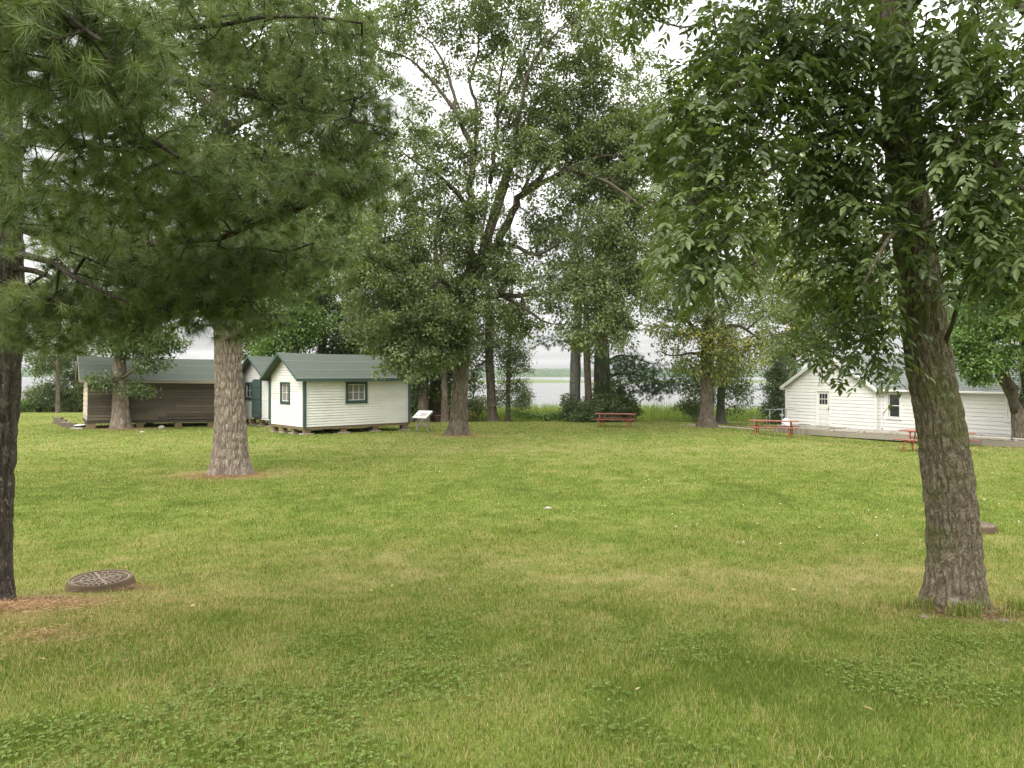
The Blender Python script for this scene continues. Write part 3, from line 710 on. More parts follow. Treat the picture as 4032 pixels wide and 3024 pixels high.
def window(par, o, ux, nr, s0, s1, z0, z1, cols, rows, mf, mm, cas=.1, curtain=None, loc=(0, 0, 0), sill=True, div=.025):
    g = Geo(); c = cas
    for (a, b, p, q) in ((s0 - c, s0, z0 - c, z1 + c), (s1, s1 + c, z0 - c, z1 + c), (s0, s1, z1, z1 + c), (s0, s1, z0 - c, z0)): wbox(g, o, ux, nr, a, b, p, q, -.06, .07)
    w = g.build('window', mf, par, bevel=.004); tag(w)
    if sill:
        g = Geo(); wbox(g, o, ux, nr, s0 - c - .03, s1 + c + .03, z0 - c - .035, z0 - c - .002, -.03, .075); g.build('sill', mf, w)
    g = Geo(); wbox(g, o, ux, nr, s0, s1, z0, z1, -.062, -.05); g.build('pane', mGlassD, w)
    if curtain:
        g = Geo(); wbox(g, o, ux, nr, s0 + .02, s1 - .02, z0 + .02, z1 - .02, -.049, -.045); g.build('curtain', curtain, w)
    g = Geo(); e = .035
    for (a, b, p, q) in ((s0, s0 + e, z0, z1), (s1 - e, s1, z0, z1), (s0 + e, s1 - e, z1 - e, z1), (s0 + e, s1 - e, z0, z0 + e)): wbox(g, o, ux, nr, a, b, p, q, -.044, -.01)
    for i in range(1, cols): m = s0 + (s1 - s0) * i / cols; wbox(g, o, ux, nr, m - div / 2, m + div / 2, z0 + e, z1 - e, -.044, -.02)
    for i in range(1, rows): m = z0 + (z1 - z0) * i / rows; wbox(g, o, ux, nr, s0 + e, s1 - e, m - div / 2, m + div / 2, -.0445, -.0195)
    g.build('sash', mm, w)
    return w

def gable_roof(par, L, Wd, ze, zr, ox0, ox1, oy, mat, th=.05, sag=.0, nseam=2, seam=None, fascia=None, rake=None, n=24, fh=.12, name='roof'):
    """ridge along x at y=Wd/2; eave height ze at wall line, ridge zr"""
    sl = (zr - ze) / (Wd / 2); x = np.linspace(-ox0, L + ox1, n); g = Geo()
    sg = lambda X: -sag * np.sin(np.clip((X + ox0) / (L + ox0 + ox1), 0, 1) * pi)
    sides = []
    for sgn in (0, 1):
        ye = -oy if sgn == 0 else Wd + oy; zE = ze - sl * oy
        ms = nseam + 1
        for k in range(ms):
            f0 = k / ms; f1 = (k + 1) / ms
            ya = ye + (Wd / 2 - ye) * f0; yb = ye + (Wd / 2 - ye) * f1
            za = zE + (zr - zE) * f0; zb = zE + (zr - zE) * f1; lift = .006
            V = []
            for X in x:
                s = sg(X) * 1.
                V += [(X, ya, za + s * f0 + th + lift), (X, yb, zb + s * f1 + th), (X, ya, za + s * f0), (X, yb, zb + s * f1)]
            i = np.arange(n - 1)[:, None] * 4
            fs = np.concatenate([i + np.array([[0, 4, 5, 1]]), i + np.array([[2, 3, 7, 6]]), i + np.array([[0, 2, 6, 4]])])
            if sgn: fs = fs[:, ::-1]
            ends = np.array([[0, 1, 3, 2], [(n - 1) * 4 + 0, (n - 1) * 4 + 2, (n - 1) * 4 + 3, (n - 1) * 4 + 1]])
            g.add(V, np.concatenate([fs, ends]))
    roof = g.build(name, mat, par)
    if seam:
        for sgn in (0, 1):
            ye = -oy if sgn == 0 else Wd + oy; zE = ze - sl * oy
            for k in range(0, nseam + 1):
                g = Geo()
                f0 = k / (nseam + 1) + (.02 if k == 0 else .0)
                y0 = ye + (Wd / 2 - ye) * f0; z0 = zE + (zr - zE) * f0
                y1 = ye + (Wd / 2 - ye) * (f0 + .016); z1 = zE + (zr - zE) * (f0 + .016)
                for q in range(n - 1):
                    A, B = x[q], x[q + 1]; sa, sb = sg(A) * f0, sg(B) * f0; e = th + .010
                    V = [(A, y0, z0 + sa + e), (B, y0, z0 + sb + e), (B, y1, z1 + sb + e), (A, y1, z1 + sa + e)]
                    V = V + [(p_, q_, r_ - .006) for p_, q_, r_ in V]
                    g.add(V, np.array([(0, 1, 2, 3), (0, 4, 5, 1), (3, 2, 6, 7)]))
                g.build('seam', seam, roof)
    if fascia:
        for ye in (-oy, Wd + oy):
            g = Geo()
            d = -.028 if ye < 0 else .028
            g.box(-ox0, L + ox1, min(ye + d, ye - d * .05), max(ye + d, ye - d * .05), ze - sl * oy - fh + .03, ze - sl * oy + .045)
            g.build('fascia', fascia, roof)
    if rake:
        for X0, X1 in ((-ox0 - .025, -ox0 + .002), (L + ox1 - .002, L + ox1 + .025)):
            g = Geo()
            for sgn in (0, 1):
                ye = -oy if sgn == 0 else Wd + oy; zE = ze - sl * oy; yr = Wd / 2
                V = [(X0, ye, zE - fh + .04), (X1, ye, zE - fh + .04), (X1, yr, zr - fh + .04), (X0, yr, zr - fh + .04), (X0, ye, zE + .06), (X1, ye, zE + .06), (X1, yr, zr + .065), (X0, yr, zr + .065)]
                g.hexa(V)
            g.build('rake_board', rake, roof)
    return roof

def piers(par, spots, z0, zg, mb=None, ms=None):
    for (x, y, w, d) in spots:
        g = Geo(); g.box(x - w / 2, x + w / 2, y - d / 2, y + d / 2, zg(x, y) - .05, z0); g.build('pier', mb or mBeam, par, bevel=.006)
        if ms:
            g = Geo(); g.box(x - w * .9, x + w * .9, y - d * .9, y + d * .9, zg(x, y) - .06, zg(x, y) + .06); g.build('footing', ms, par, bevel=.006)

def local_ground(root_loc, ang):
    c, s = cos(ang), sin(ang)
    return lambda x, y: g1(root_loc[0] + c * x - s * y, root_loc[1] + s * x + c * y) - root_loc[2]

# ---------------------------------------------------------------- cabins
def cabin(name, label, origin, ang, L, Wd, floor_z, hw, rise, gable_win, long_win, door, ov=.5, eav=.24):
    ox, oy_ = origin; zg = g1(ox, oy_)
    root = tag(empty(name, (ox, oy_, zg), ang), label, 'cabin'); z0 = floor_z - zg; ze = z0 + hw; zr = ze + rise; lg_ = local_ground((ox, oy_, zg), ang)
    def prof(z): 
        if z <= ze: return (0, Wd)
        f = (z - ze) / rise * Wd / 2; return (f, Wd - f)
    g = Geo()
    c = .135
    siding(g, (0, 0), (1, 0), (0, -1), L, z0, ze, c, [long_win] if long_win else [])
    siding(g, (L, Wd), (-1, 0), (0, 1), L, z0, ze, c)
    ops = [q for q in (gable_win, door) if q]
    siding(g, (0, Wd), (0, -1), (-1, 0), Wd, z0, zr - .02, c, ops, prof=lambda z: prof(z))
    siding(g, (L, 0), (0, 1), (1, 0), Wd, z0, zr - .02, c, prof=lambda z: prof(z))
    g.build('wall', mPaint, root)
    g = Geo(); g.box(.02, L - .02, .02, Wd - .02, z0 - .02, z0); g.box(-.01, L + .01, -.01, .09, z0 - .14, z0 - .02); g.box(-.01, .09, .09, Wd, z0 - .14, z0 - .02); g.box(.09, L + .01, Wd - .09, Wd, z0 - .14, z0 - .02); g.box(L - .09, L, .09, Wd - .09, z0 - .14, z0 - .02)
    g.build('sill_beam', mBeam, root)
    for (x, y) in ((0, 0), (L, 0), (0, Wd), (L, Wd)):
        g = Geo(); sx = -1 if x == 0 else 1; sy = -1 if y == 0 else 1
        a = x + sx * .055; b_ = y + sy * .055
        g.box(min(a, a - sx * .14), max(a, a - sx * .14), min(b_, b_ - sy * .03), max(b_, b_ - sy * .03), z0 - .03, ze - .02)
        g.box(min(a, a - sx * .03), max(a, a - sx * .03), min(b_ - sy * .031, b_ - sy * .13), max(b_ - sy * .031, b_ - sy * .13), z0 - .03, ze - .02)
        g.build('corner_board', mGreen, root)
    gable_roof(root, L, Wd, ze, zr, ov, ov * .7, eav, mRoof, sag=.05, seam=mSeam, fascia=mGreen, rake=mGreen)
    if gable_win: window(root, (0, Wd), (0, -1), (-1, 0), *gable_win, 2, 2, mGreenD, mPaint if True else mGreenD, curtain=mCurtain if long_win else None, div=.022)
    if long_win: window(root, (0, 0), (1, 0), (0, -1), *long_win, 3, 2, mGreenD, mTrimW, curtain=mCurtain, cas=.12)
    piers(root, [(.2, .16, .34, .24), (2.2, .16, .34, .24), (4.1, .16, .34, .24), (L - .25, .16, .34, .3), (.16, 1.4, .24, .3), (.16, 2.6, .24, .3), (.16, Wd - .2, .24, .24), (3.1, Wd - .2, .3, .24), (L - .2, Wd - .2, .3, .24)], z0 - .14, lg_, mBeam, mSlab)
    return root, z0, ze, zr

cab1, z0, ze, zr = cabin('white_cabin', 'white clapboard cabin with curtained side window nearest the info panel', (-10.27, 38.1), math.atan2(.664, .747), 6.2, 3.84, CAMZ - 2.60, 2.50, 1.19,
                         (1.34, 2.22, 1.61, 2.50), (2.40, 3.43, 1.65, 2.49), None)
cab2, z0b, zeb, zrb = cabin('open_door_cabin', 'rear white cabin with open green door, half hidden behind the front cabin', (-14.3, 45.5), math.atan2(.664, .747) + .02, 6.2, 3.84, CAMZ - 2.60, 2.50, 1.19,
                         (.60, 1.48, 1.70, 2.52), None, (1.76, 2.74, .40, 2.74))
# door of the rear cabin, swung outward
W2 = 3.84
g = Geo()
for (a, b_, p, q) in ((1.68, 1.76, z0b, 2.82), (2.74, 2.82, z0b, 2.82), (1.76, 2.74, 2.74, 2.82)): wbox(g, (0, W2), (0, -1), (-1, 0), a, b_, p, q, -.06, .045)
g.build('door_frame', mGreen, cab2)
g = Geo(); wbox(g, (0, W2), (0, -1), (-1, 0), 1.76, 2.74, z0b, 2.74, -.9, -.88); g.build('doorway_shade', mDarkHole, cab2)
hA = radians(7); hu = np.array([-sin(hA), cos(hA)]); hn = np.array([-cos(hA), -sin(hA)]); ho_ = np.array([-.05, W2 - 2.73])
g = Geo(); wbox(g, ho_, hu, hn, 0, .95, z0b + .02, 2.73, 0, .04)
dr = g.build('door', mGreen, cab2, bevel=.004)
for zz in (z0b + .35, z0b + 1.1, z0b + 1.85):
    g = Geo(); wbox(g, ho_, hu, hn, .05, .9, zz, zz + .12, .0405, .065); g.build('door_batten', mGreen, dr)
g = Geo(); q = ho_ + hu * .87 + hn * .06; q2 = q + hn * .05; tube(g, [(q[0], q[1], z0b + 1.0), (q2[0], q2[1], z0b + 1.0)], .022, 10); g.build('handle', mIron, dr)

# ---------------------------------------------------------------- weathered shed
sang = radians(31.8); so_ = ((343 - 2016) / F * 41.9, 41.9); szg = g1(*so_)
shed = tag(empty('wooden_shed', (so_[0], so_[1], szg), sang, ry=radians(.9)), 'long unpainted plank shed with green roof behind the small tree', 'shed')
SL, SW = 7.6, 3.9; sz0 = CAMZ - 2.50 - szg; sze = sz0 + 2.37; szr = sze + 1.13
slg = local_ground((so_[0], so_[1], szg), sang)
g = Geo(); siding(g, (0, 0), (1, 0), (0, -1), SL, sz0, sze, .172, jit=1); siding(g, (SL, SW), (-1, 0), (0, 1), SL, sz0, sze, .172, jit=1)
def sprof(z):
    if z <= sze: return (0, SW)
    f = (z - sze) / (szr - sze) * SW / 2; return (f, SW - f)
siding(g, (SL, 0), (0, 1), (1, 0), SW, sz0, szr - .02, .172, prof=sprof)
g.build('plank_wall', mShed, shed)
g = Geo(); siding(g, (0, SW), (0, -1), (-1, 0), SW, sz0 + .0, szr - .02, .26, prof=sprof, t=.03); g.build('end_wall', mShedEnd, shed)
g = Geo(); g.box(-.02, SL + .02, -.03, .1, sz0 - .17, sz0 - .045); g.box(-.02, .1, .1, SW, sz0 - .17, sz0 - .045); g.box(-.02, SL + .02, SW - .1, SW, sz0 - .17, sz0 - .045); g.box(0, SL, .02, SW - .1, sz0 - .044, sz0 - .02); g.build('sill_beam', mShed, shed)
gable_roof(shed, SL, SW, sze, szr, .42, .3, .32, mRoof, sag=.04, seam=mSeam, fascia=mShedEnd, rake=mShedEnd, fh=.14)
piers(shed, [(.2, .14, .4, .3), (2.6, .14, .4, .3), (4.6, .14, .4, .3), (6.4, .14, .4, .3), (.15, 1.3, .1, .16), (.15, 1.9, .1, .16), (.15, 2.5, .1, .16), (.2, SW - .2, .3, .3), (3.5, SW - .2, .4, .3), (SL - .2, SW - .2, .3, .3)], sz0 - .17, slg, mBeam)

# blocks beside the shed
for k, (u, v, D, w, h, lab) in enumerate(((230, 1668, 46.8, .48, .40, 'brown block farthest from the shed, tallest of the row'), (245, 1672, 45.8, .47, .32, 'brown block second farthest from the shed'),
                              (260, 1680, 44.2, .48, .27, 'brown block with a pale top, second from the shed'), (282, 1688, 42.7, .50, .30, 'darkest brown block, the one nearest the shed corner'))):
    p = G(u, D); r = tag(empty('wooden_block', p, .1 * k), lab, 'block', 'blocks set out beside the shed')
    g = Geo(); g.box(-w / 2, w / 2, -.15, .15, -.06, h, taper=.012); g.build('block', (mBlock if k != 2 else mBlock), r, bevel=.012)
    if k == 2:
        g = Geo(); g.box(-w / 2 + .01, w / 2 - .01, -.14, .14, h, h + .02); g.build('cap', mSlab, r)
p = G(303, 42.0); g = Geo(); g.box(-.34, .34, -.16, .16, -.03, .07, taper=.02); tag(g.build('stone_slab', mSlab, loc=tuple(p), bevel=.01), 'low pale stone slab lying in front of the blocks', 'slab')
p = G(313, 42.9); r = tag(empty('wash_tub', p), 'dark tub with pale lid beside the shed corner', 'tub')
g = Geo(); lathe(g, [(0, 0), (.27, 0), (.31, .15), (0, .15)], k=28); g.build('tub', mGreenD, r, smooth=False)
g = Geo(); lathe(g, [(0, .151), (.33, .152), (.33, .185), (.26, .205), (0, .21)], k=28); g.build('lid', mTrimW, r)
def rock(u, D, w, h, label, seed, mat=None, sink=.25, group=None, dv=0):
    import bmesh
    p = G(u, D); bm = bmesh.new(); bmesh.ops.create_icosphere(bm, subdivisions=3, radius=1)
    V = np.array([v.co[:] for v in bm.verts]); n = .68 + .6 * fbm(V[:, 0] * 1.1 + seed, V[:, 1] * 1.1, V[:, 2] * 1.1, seed, 3); V = V * n[:, None] * np.array([w / 2, w * .4, h * .75]); V[:, 2] += h * (.5 - sink)
    for v, c in zip(bm.verts, V): v.co = c
    me = bpy.data.meshes.new('rock'); bm.to_mesh(me); bm.free(); me.materials.append(mat or mStone)
    o = bpy.data.objects.new('rock', me); COL.objects.link(o); o.location = tuple(p); tag(o, label, 'rock', group)
rock(636, 42.6, .34, .2, 'rounded pale rock lying beside the shed footing', 3)
rock(560, 39.5, .26, .08, 'flat tan stone on the grass before the shed', 8, mSlab)
rock(2157, 15.6, .17, .03, 'flat white stone alone in the middle of the lawn', 5, mSlab)
rock(1622, 54, .5, .42, 'reddish field stone behind the info panel, lower one', 11)
rock(1628, 55.2, .6, .75, 'dark field stone behind the info panel, upper one', 14)
rock(3635, 6.35, .10, .028, 'crumbling pale bark lump at the foot of the near tree', 21, mBlock)
rock(3955, 6.15, .07, .03, 'small pale lump on bare soil right of the near tree', 23, mBlock)

# ---------------------------------------------------------------- white house
hz = g1(19.5, 44); HO = (HOUSE_O[0], HOUSE_O[1], hz)
house = tag(empty('white_house', HO, HOUSE_A), 'white clapboard house with grey shingle roof at the right', 'house')
FZ = CAMZ - 3.03 - hz; HE = FZ + 2.34; HR = CAMZ + 1.22 - hz; GW = 6.35; ML = 21.; Dp = 3.2; PB = .32
def hprof(z):
    if z <= HE: return (0, GW)
    f = (z - HE) / (HR - HE) * GW / 2; return (f, GW - f)
C_ = .198
DX0, DX1 = 2.36, 3.27
g = Geo(); siding(g, (0, 0), (1, 0), (0, -1), GW, FZ, HR - .05, C_, [(DX0 - .06, DX1 + .06, FZ, FZ + 2.1)], prof=hprof, t=.030, gap=.013)
siding(g, (GW, 0), (0, 1), (1, 0), PB, FZ, HE, C_, t=.030, gap=.013); siding(g, (0, Dp * 2), (0, -1), (-1, 0), Dp * 2, FZ, HE, C_, t=.030, gap=.013)
WX0, WX1 = GW + .86, GW + 1.55
siding(g, (GW, PB), (1, 0), (0, -1), ML - GW, FZ, HE, C_, [(.55, 1.22, FZ + .72, FZ + 1.98), (13.2, 13.9, FZ + .9, FZ + 1.9)], t=.030, gap=.013)
def mprof(z):
    if z <= HE: return (0, 2 * Dp)
    f = (z - HE) / (HR - HE) * Dp; return (f, 2 * Dp - f)
siding(g, (ML, PB), (0, 1), (1, 0), 2 * Dp, FZ, HR - .05, C_, prof=mprof, t=.02)
g.build('wall', mPaintH, house)
for (x, y, sx, sy) in ((0, 0, -1, -1), (GW, 0, 1, -1), (ML, PB, 1, -1)):
    g = Geo(); a = x + sx * .055; b_ = y + sy * .055
    g.box(min(a, a - sx * .09), max(a, a - sx * .09), min(b_, b_ - sy * .03), max(b_, b_ - sy * .03), FZ, HE - .05)
    g.box(min(a, a - sx * .03), max(a, a - sx * .03), min(b_ - sy * .031, b_ - sy * .09), max(b_ - sy * .031, b_ - sy * .09), FZ, HE - .05); g.build('corner_board', mPaintH, house)
# roofs: cross gable (ridge along local y) and main roof (ridge along local x)
g = Geo(); slp = (HR - HE) / (GW / 2); ov = .22; fr = -.28; bk = PB + Dp; th = .06
for sg in (0, 1):
    xe = -ov if sg == 0 else GW + ov; zE = HE - slp * ov
    A = [(xe, fr, zE), (GW / 2, fr, HR), (GW / 2, bk + 3.2, HR), (xe, bk + 3.2, zE)] if sg == 0 else [(GW / 2, fr, HR), (xe, fr, zE), (xe, PB - .2, zE), (GW / 2, bk, HR)]
    V = A + [(p, q, r + th) for p, q, r in A]
    g.add(V, np.array([(0, 3, 2, 1), (4, 5, 6, 7), (0, 1, 5, 4), (1, 2, 6, 5), (2, 3, 7, 6), (3, 0, 4, 7)]))
roof = g.build('roof', mShingle, house)
g = Geo(); slm = (HR - HE) / Dp; eo = .3; y_e = PB - eo; z_e = HE - slm * eo; xs0 = GW + .02; n = 2
A = [(xs0 + .2, y_e, z_e), (ML + .3, y_e, z_e), (ML + .3, bk, HR), (GW / 2 + .02, bk, HR)]; V = A + [(p, q, r + th * .9) for p, q, r in A]
Q = np.array([(0, 3, 2, 1), (4, 5, 6, 7), (0, 1, 5, 4), (1, 2, 6, 5), (2, 3, 7, 6), (3, 0, 4, 7)]); g.add(V, Q)
A = [(GW / 2, bk + .001, HR), (ML + .3, bk + .001, HR), (ML + .3, bk + Dp + eo, z_e), (GW / 2, bk + Dp + eo, z_e)]; V = A + [(p, q, r + th * .9) for p, q, r in A]; g.add(V, Q)
# shingle courses as shallow steps on the slope that faces the lawn
main = g.build('main_roof', mShingle, house)
g = Geo(); K = 22
for k in range(K):
    f0 = k / K; f1 = (k + 1) / K
    y0, y1 = y_e + (bk - y_e) * f0, y_e + (bk - y_e) * f1; za, zb = z_e + (HR - z_e) * f0 + th, z_e + (HR - z_e) * f1 + th
    xl0 = xs0 + .2 + (GW / 2 + .02 - xs0 - .2) * f0; xl1 = xs0 + .2 + (GW / 2 + .02 - xs0 - .2) * f1
    V = [(xl0, y0, za - .02), (ML + .29, y0, za - .02), (ML + .29, y1, zb - .02), (xl1, y1, zb - .02), (xl0, y0, za + .022), (ML + .29, y0, za + .022), (ML + .29, y1, zb + .002), (xl1, y1, zb + .002)]
    g.add(V, np.array([(4, 5, 6, 7), (0, 1, 5, 4)]))
g.build('shingle_courses', mShingle, main)
g = Geo(); g.box(GW + .26, ML + .3, y_e - .11, y_e - .002, z_e - .05, z_e + .05); gt = g.build('gutter', mTrimW, house, bevel=.02)
g = Geo()
for sg in (0, 1):
    xe = -ov if sg == 0 else GW + ov; zE = HE - slp * ov; xm = GW / 2
    for (o1, y0, y1, dz) in ((0, fr - .03, fr - .001, .0), (-.07, fr - .05, fr - .031, .09)):
        V = [(xe, y0, zE - .13 + dz), (xe, y1, zE - .13 + dz), (xm, y1, HR - .13 + dz), (xm, y0, HR - .13 + dz), (xe, y0, zE + .07), (xe, y1, zE + .07), (xm, y1, HR + .07), (xm, y0, HR + .07)]
        g.hexa(V)
g.build('rake_board', mTrimW, roof)
for xa in (-ov, GW + ov - .16):
    g = Geo(); g.box(xa, xa + .16, fr, 0, HE - slp * ov - .1, HE - slp * ov); g.build('eave_return', mTrimW, roof)
g = Geo(); q = spline([(GW + .34, y_e - .05, z_e - .04), (GW + .30, y_e + .02, z_e - .14), (GW + .2, PB - .1, z_e - .30), (GW + .18, PB - .08, z_e - .5), (GW + .18, PB - .08, FZ + .02)], 24); tube(g, q, .042, 10); g.build('downspout', mTrimW, house, smooth=True)
# door
g = Geo()
for (a, b_, p, q) in ((DX0 - .06, DX0, FZ, FZ + 2.1), (DX1, DX1 + .06, FZ, FZ + 2.1), (DX0, DX1, FZ + 2.04, FZ + 2.1)): wbox(g, (0, 0), (1, 0), (0, -1), a, b_, p, q, -.06, .055)
g.build('door_frame', mTrimW, house)
g = Geo(); wbox(g, (0, 0), (1, 0), (0, -1), DX0, DX1, FZ, FZ + 2.04, -.05, -.01); dr = g.build('door', mTrimW, house, bevel=.003)
g = Geo()
for k in range(3):
    for m in range(2):
        a = DX0 + .16 + k * .2; z_ = FZ + 1.28 + m * .33; wbox(g, (0, 0), (1, 0), (0, -1), a, a + .17, z_, z_ + .29, -.009, -.006)
g.build('pane', mGlassD, dr)
g = Geo()
for z_ in (.12, .40, .68, .96): 
    wbox(g, (0, 0), (1, 0), (0, -1), DX0 + .13, DX1 - .13, FZ + z_, FZ + z_ + .2, -.009, .004)
g.build('door_panel', mTrimW, dr, bevel=.008)
g = Geo(); wbox(g, (0, 0), (1, 0), (0, -1), DX1 - .1, DX1 - .055, FZ + .93, FZ + 1.13, -.009, .012); tube(g, [(DX1 - .08, -.03, FZ + 1.0), (DX1 - .2, -.05, FZ + 1.0)], .011, 8); g.build('handle', mIron, dr)
window(house, (GW, PB), (1, 0), (0, -1), .55, 1.22, FZ + .72, FZ + 1.98, 1, 2, mTrimW, mTrimW, cas=.09, div=.05)
window(house, (0, PB), (1, 0), (0, -1), 13.2, 13.9, FZ + .9, FZ + 1.9, 1, 2, mTrimW, mTrimW, cas=.09, div=.05)
lx, lz = GW / 2 - .36, FZ + 2.68
lamp = empty('wall_lamp', (0, 0, 0)); lamp.parent = house
g = Geo(); pr = [(0, 0), (.155, 0), (.155, .04), (0, .04)]
def wall_lathe(g, prof, cx, cz, k=28):
    prof = np.array(prof); th = np.arange(k) / k * 2 * pi; n = len(prof)
    V = np.stack([cx + prof[:, 0][:, None] * np.cos(th), -.02 - np.repeat(prof[:, 1][:, None], k, 1), cz + prof[:, 0][:, None] * np.sin(th)], -1).reshape(-1, 3)
    i = np.arange(n - 1)[:, None] * k; j = np.arange(k)[None]; j2 = (j + 1) % k; g.add(V, np.stack([i + j, i + j2, i + k + j2, i + k + j], -1).reshape(-1, 4))
wall_lathe(g, [(0, 0), (.165, 0), (.165, .035), (.13, .05), (0, .05)], lx, lz); g.build('lamp_base', mTrimW, lamp)
g = Geo(); wall_lathe(g, [(.13, .05), (.125, .09), (.09, .125), (0, .135)], lx, lz); g.build('lamp_globe', mLampGlass, lamp, smooth=True)
g = Geo(); tube(g, [(lx - .09, -.17, lz - .0), (lx, -.19, lz - .02), (lx + .09, -.17, lz)], .014, 8); tube(g, [(lx, -.19, lz - .02), (lx, -.15, lz - .13)], .014, 8); g.build('lamp_guard', mIron, lamp)

# boardwalk ramp along the house, skirted at its left end
deck = tag(empty('wooden_ramp', HO, HOUSE_A), 'low grey wooden boardwalk ramp in front of the white house', 'ramp')
dg = local_ground(HO, HOUSE_A)
X0, X1 = 1.75, 19.5; YF, YB = -2.75, -.06
def top(x): return FZ - .02 + .20 * min(1, max(0, x - 5.5) / 9)
g = Geo(); x = X0; i = 0
while x < X1:
    w = .14; zt = top(x); g.box(x, x + w - .006, YF, YB, zt - .038, zt - .002 * (i % 3), rnd=float(rng.random())); x += w; i += 1
g.build('deck_boards', mDeck, deck)
for (y0, lo, hi) in ((YF - .04, -.30, -.04), (YF + 1.3, -.26, -.04)):
    x = X0
    while x < X1 - .1:
        w = 2.42; xe = min(x + w, X1); g = Geo(); ta, tb = top(x), top(xe)
        g.hexa([(x, y0 - .02, ta + lo), (xe - .02, y0 - .02, tb + lo), (xe - .02, y0 + .02, tb + lo), (x, y0 + .02, ta + lo), (x, y0 - .02, ta + hi), (xe - .02, y0 - .02, tb + hi), (xe - .02, y0 + .02, tb + hi), (x, y0 + .02, ta + hi)], float(rng.random()))
        g.build('joist', mDeck, deck); x = xe
for y0 in (YF + .04, YF + 1.25):
    x = X0 + .1
    while x < X1 - .1:
        w = 1.9; xe = min(x + w, X1); g = Geo(); ta, tb = top(x) + .07, top(xe) + .07
        g.hexa([(x, y0 - .045, ta), (xe - .12, y0 - .045, tb), (xe - .12, y0 + .045, tb), (x, y0 + .045, ta), (x, y0 - .045, ta + .045), (xe - .12, y0 - .045, tb + .045), (xe - .12, y0 + .045, tb + .045), (x, y0 + .045, ta + .045)], float(rng.random()))
        for xb in (x + .1, xe - .25): g.box(xb, xb + .09, y0 - .04, y0 + .04, top(xb) - .001, top(xb) + .0695)
        g.build('kerb_rail', mDeckCap, deck); x = xe
x = X0
while x < X1:
    for y0 in (YF + .05, YF + 1.35):
        g = Geo(); g.box(x, x + .1, y0, y0 + .1, dg(x, y0) - .1, top(x) - .04); g.build('post', mDeck, deck)
    x += 2.42
g = Geo(); x = X0 - .02
while x < 4.35:
    g.box(x, x + .085, YF - .09, YF - .065, dg(x, YF) - .03, top(x) - .04, rnd=float(rng.random())); x += .092
yy = YF - .06
while yy < YB - .1:
    g.box(X0 - .06, X0 - .03, yy, yy + .085, dg(X0, yy) - .03, top(X0) - .04, rnd=float(rng.random())); yy += .092
g.build('skirting', mDeck, deck)
# loose timbers on the ramp
for (x, y, L_, lab, mt) in ((2.05, -.75, .75, 'dark timber offcut on the ramp beside the white gas tank', mGreenD), (4.9, -1.4, .75, 'grey timber offcut lying midway along the ramp', mDeck)):
    c_, s_ = cos(HOUSE_A), sin(HOUSE_A)
    g = Geo(); g.box(-L_ / 2, L_ / 2, -.12, .12, 0, .10); g.box(-L_ / 2 + .1, L_ / 2 - .2, .121, .2, 0, .05)
    o = g.build('timber_offcut', mt, None, loc=(HO[0] + c_ * x - s_ * y, HO[1] + s_ * x + c_ * y, HO[2] + top(x) + .001), bevel=.006); o.rotation_euler[2] = HOUSE_A; tag(o, lab, 'timber')
def hloc(x, y, z): c_, s_ = cos(HOUSE_A), sin(HOUSE_A); return (HO[0] + c_ * x - s_ * y, HO[1] + s_ * x + c_ * y, HO[2] + z)
# handrails and gas tank at the left end
rl = tag(empty('steps_handrail', hloc(0, 0, 0), HOUSE_A), 'pair of bent grey pipe handrails at the left end of the ramp', 'handrail')
for y in (-1.1, -.2):
    sy = -2.2 if y < -.5 else -1.15
    for nm, pts in (('handrail', [(-.55, sy, top(0) + .20), (-.5, sy, top(0) + .42), (-.45, sy, top(0) + .46), (.35, sy, top(0) + .92), (.45, sy, top(0) + .95), (1.75, sy, top(0) + .97)]),):
        g = Geo(); tube(g, spline(pts, 30), .022, 8); g.build('rail', mSteel, rl, smooth=True)
    for xp, hz_ in ((-.52, .42), (.75, .95)):
        g = Geo(); tube(g, [(xp, sy, dg(xp, sy) - .05), (xp, sy, top(0) + hz_)], .022, 8); g.build('post', mSteel, rl, smooth=True)
tk = tag(empty('gas_tank', hloc(2.0, -2.2, top(2.)), HOUSE_A), 'white squat gas tank with grey vent pipe on the ramp', 'gas tank')
g = Geo(); lathe(g, [(0, .02), (.24, .02), (.245, .08), (.245, .30), (.2, .40), (.09, .47), (.05, .50), (0, .50)], k=32); g.build('tank', mPaintH, tk, smooth=True)
g = Geo(); lathe(g, [(0, .50), (.055, .50), (.055, 1.0), (.09, 1.01), (.09, 1.05), (0, 1.05)], k=16); g.build('vent_pipe', mSteel, tk, smooth=False)
g = Geo(); lathe(g, [(0, 0), (.10, 0), (.13, .06), (.12, .14), (0, .16)], (-.3, .0, .58), k=16); tube(g, [(-.3, 0, 0), (-.3, 0, .6)], .02, 8); g.build('valve_cap', mSteel, tk)

# gravel by the ramp
g = Geo(); n = 1500; cx, cy = hloc(.2, -2.6, 0)[:2]; q = rng.normal(size=(n, 2)) * np.array([1.5, .35]); x = cx - 1.0 + q[:, 0]; y = cy + .7 + q[:, 1]; z = gz(x, y)
for X_, Y_, Z_ in zip(x, y, z):
    r_ = rng.uniform(.02, .055); lathe(g, [(0, -.01), (r_, .0), (r_ * .8, r_ * .7), (0, r_ * .9)], (X_, Y_, Z_), 5, rnd=float(rng.random()))
tag(g.build('gravel', mSlab), 'strip of pale gravel behind the picnic table by the ramp', 'gravel', kind='stuff')

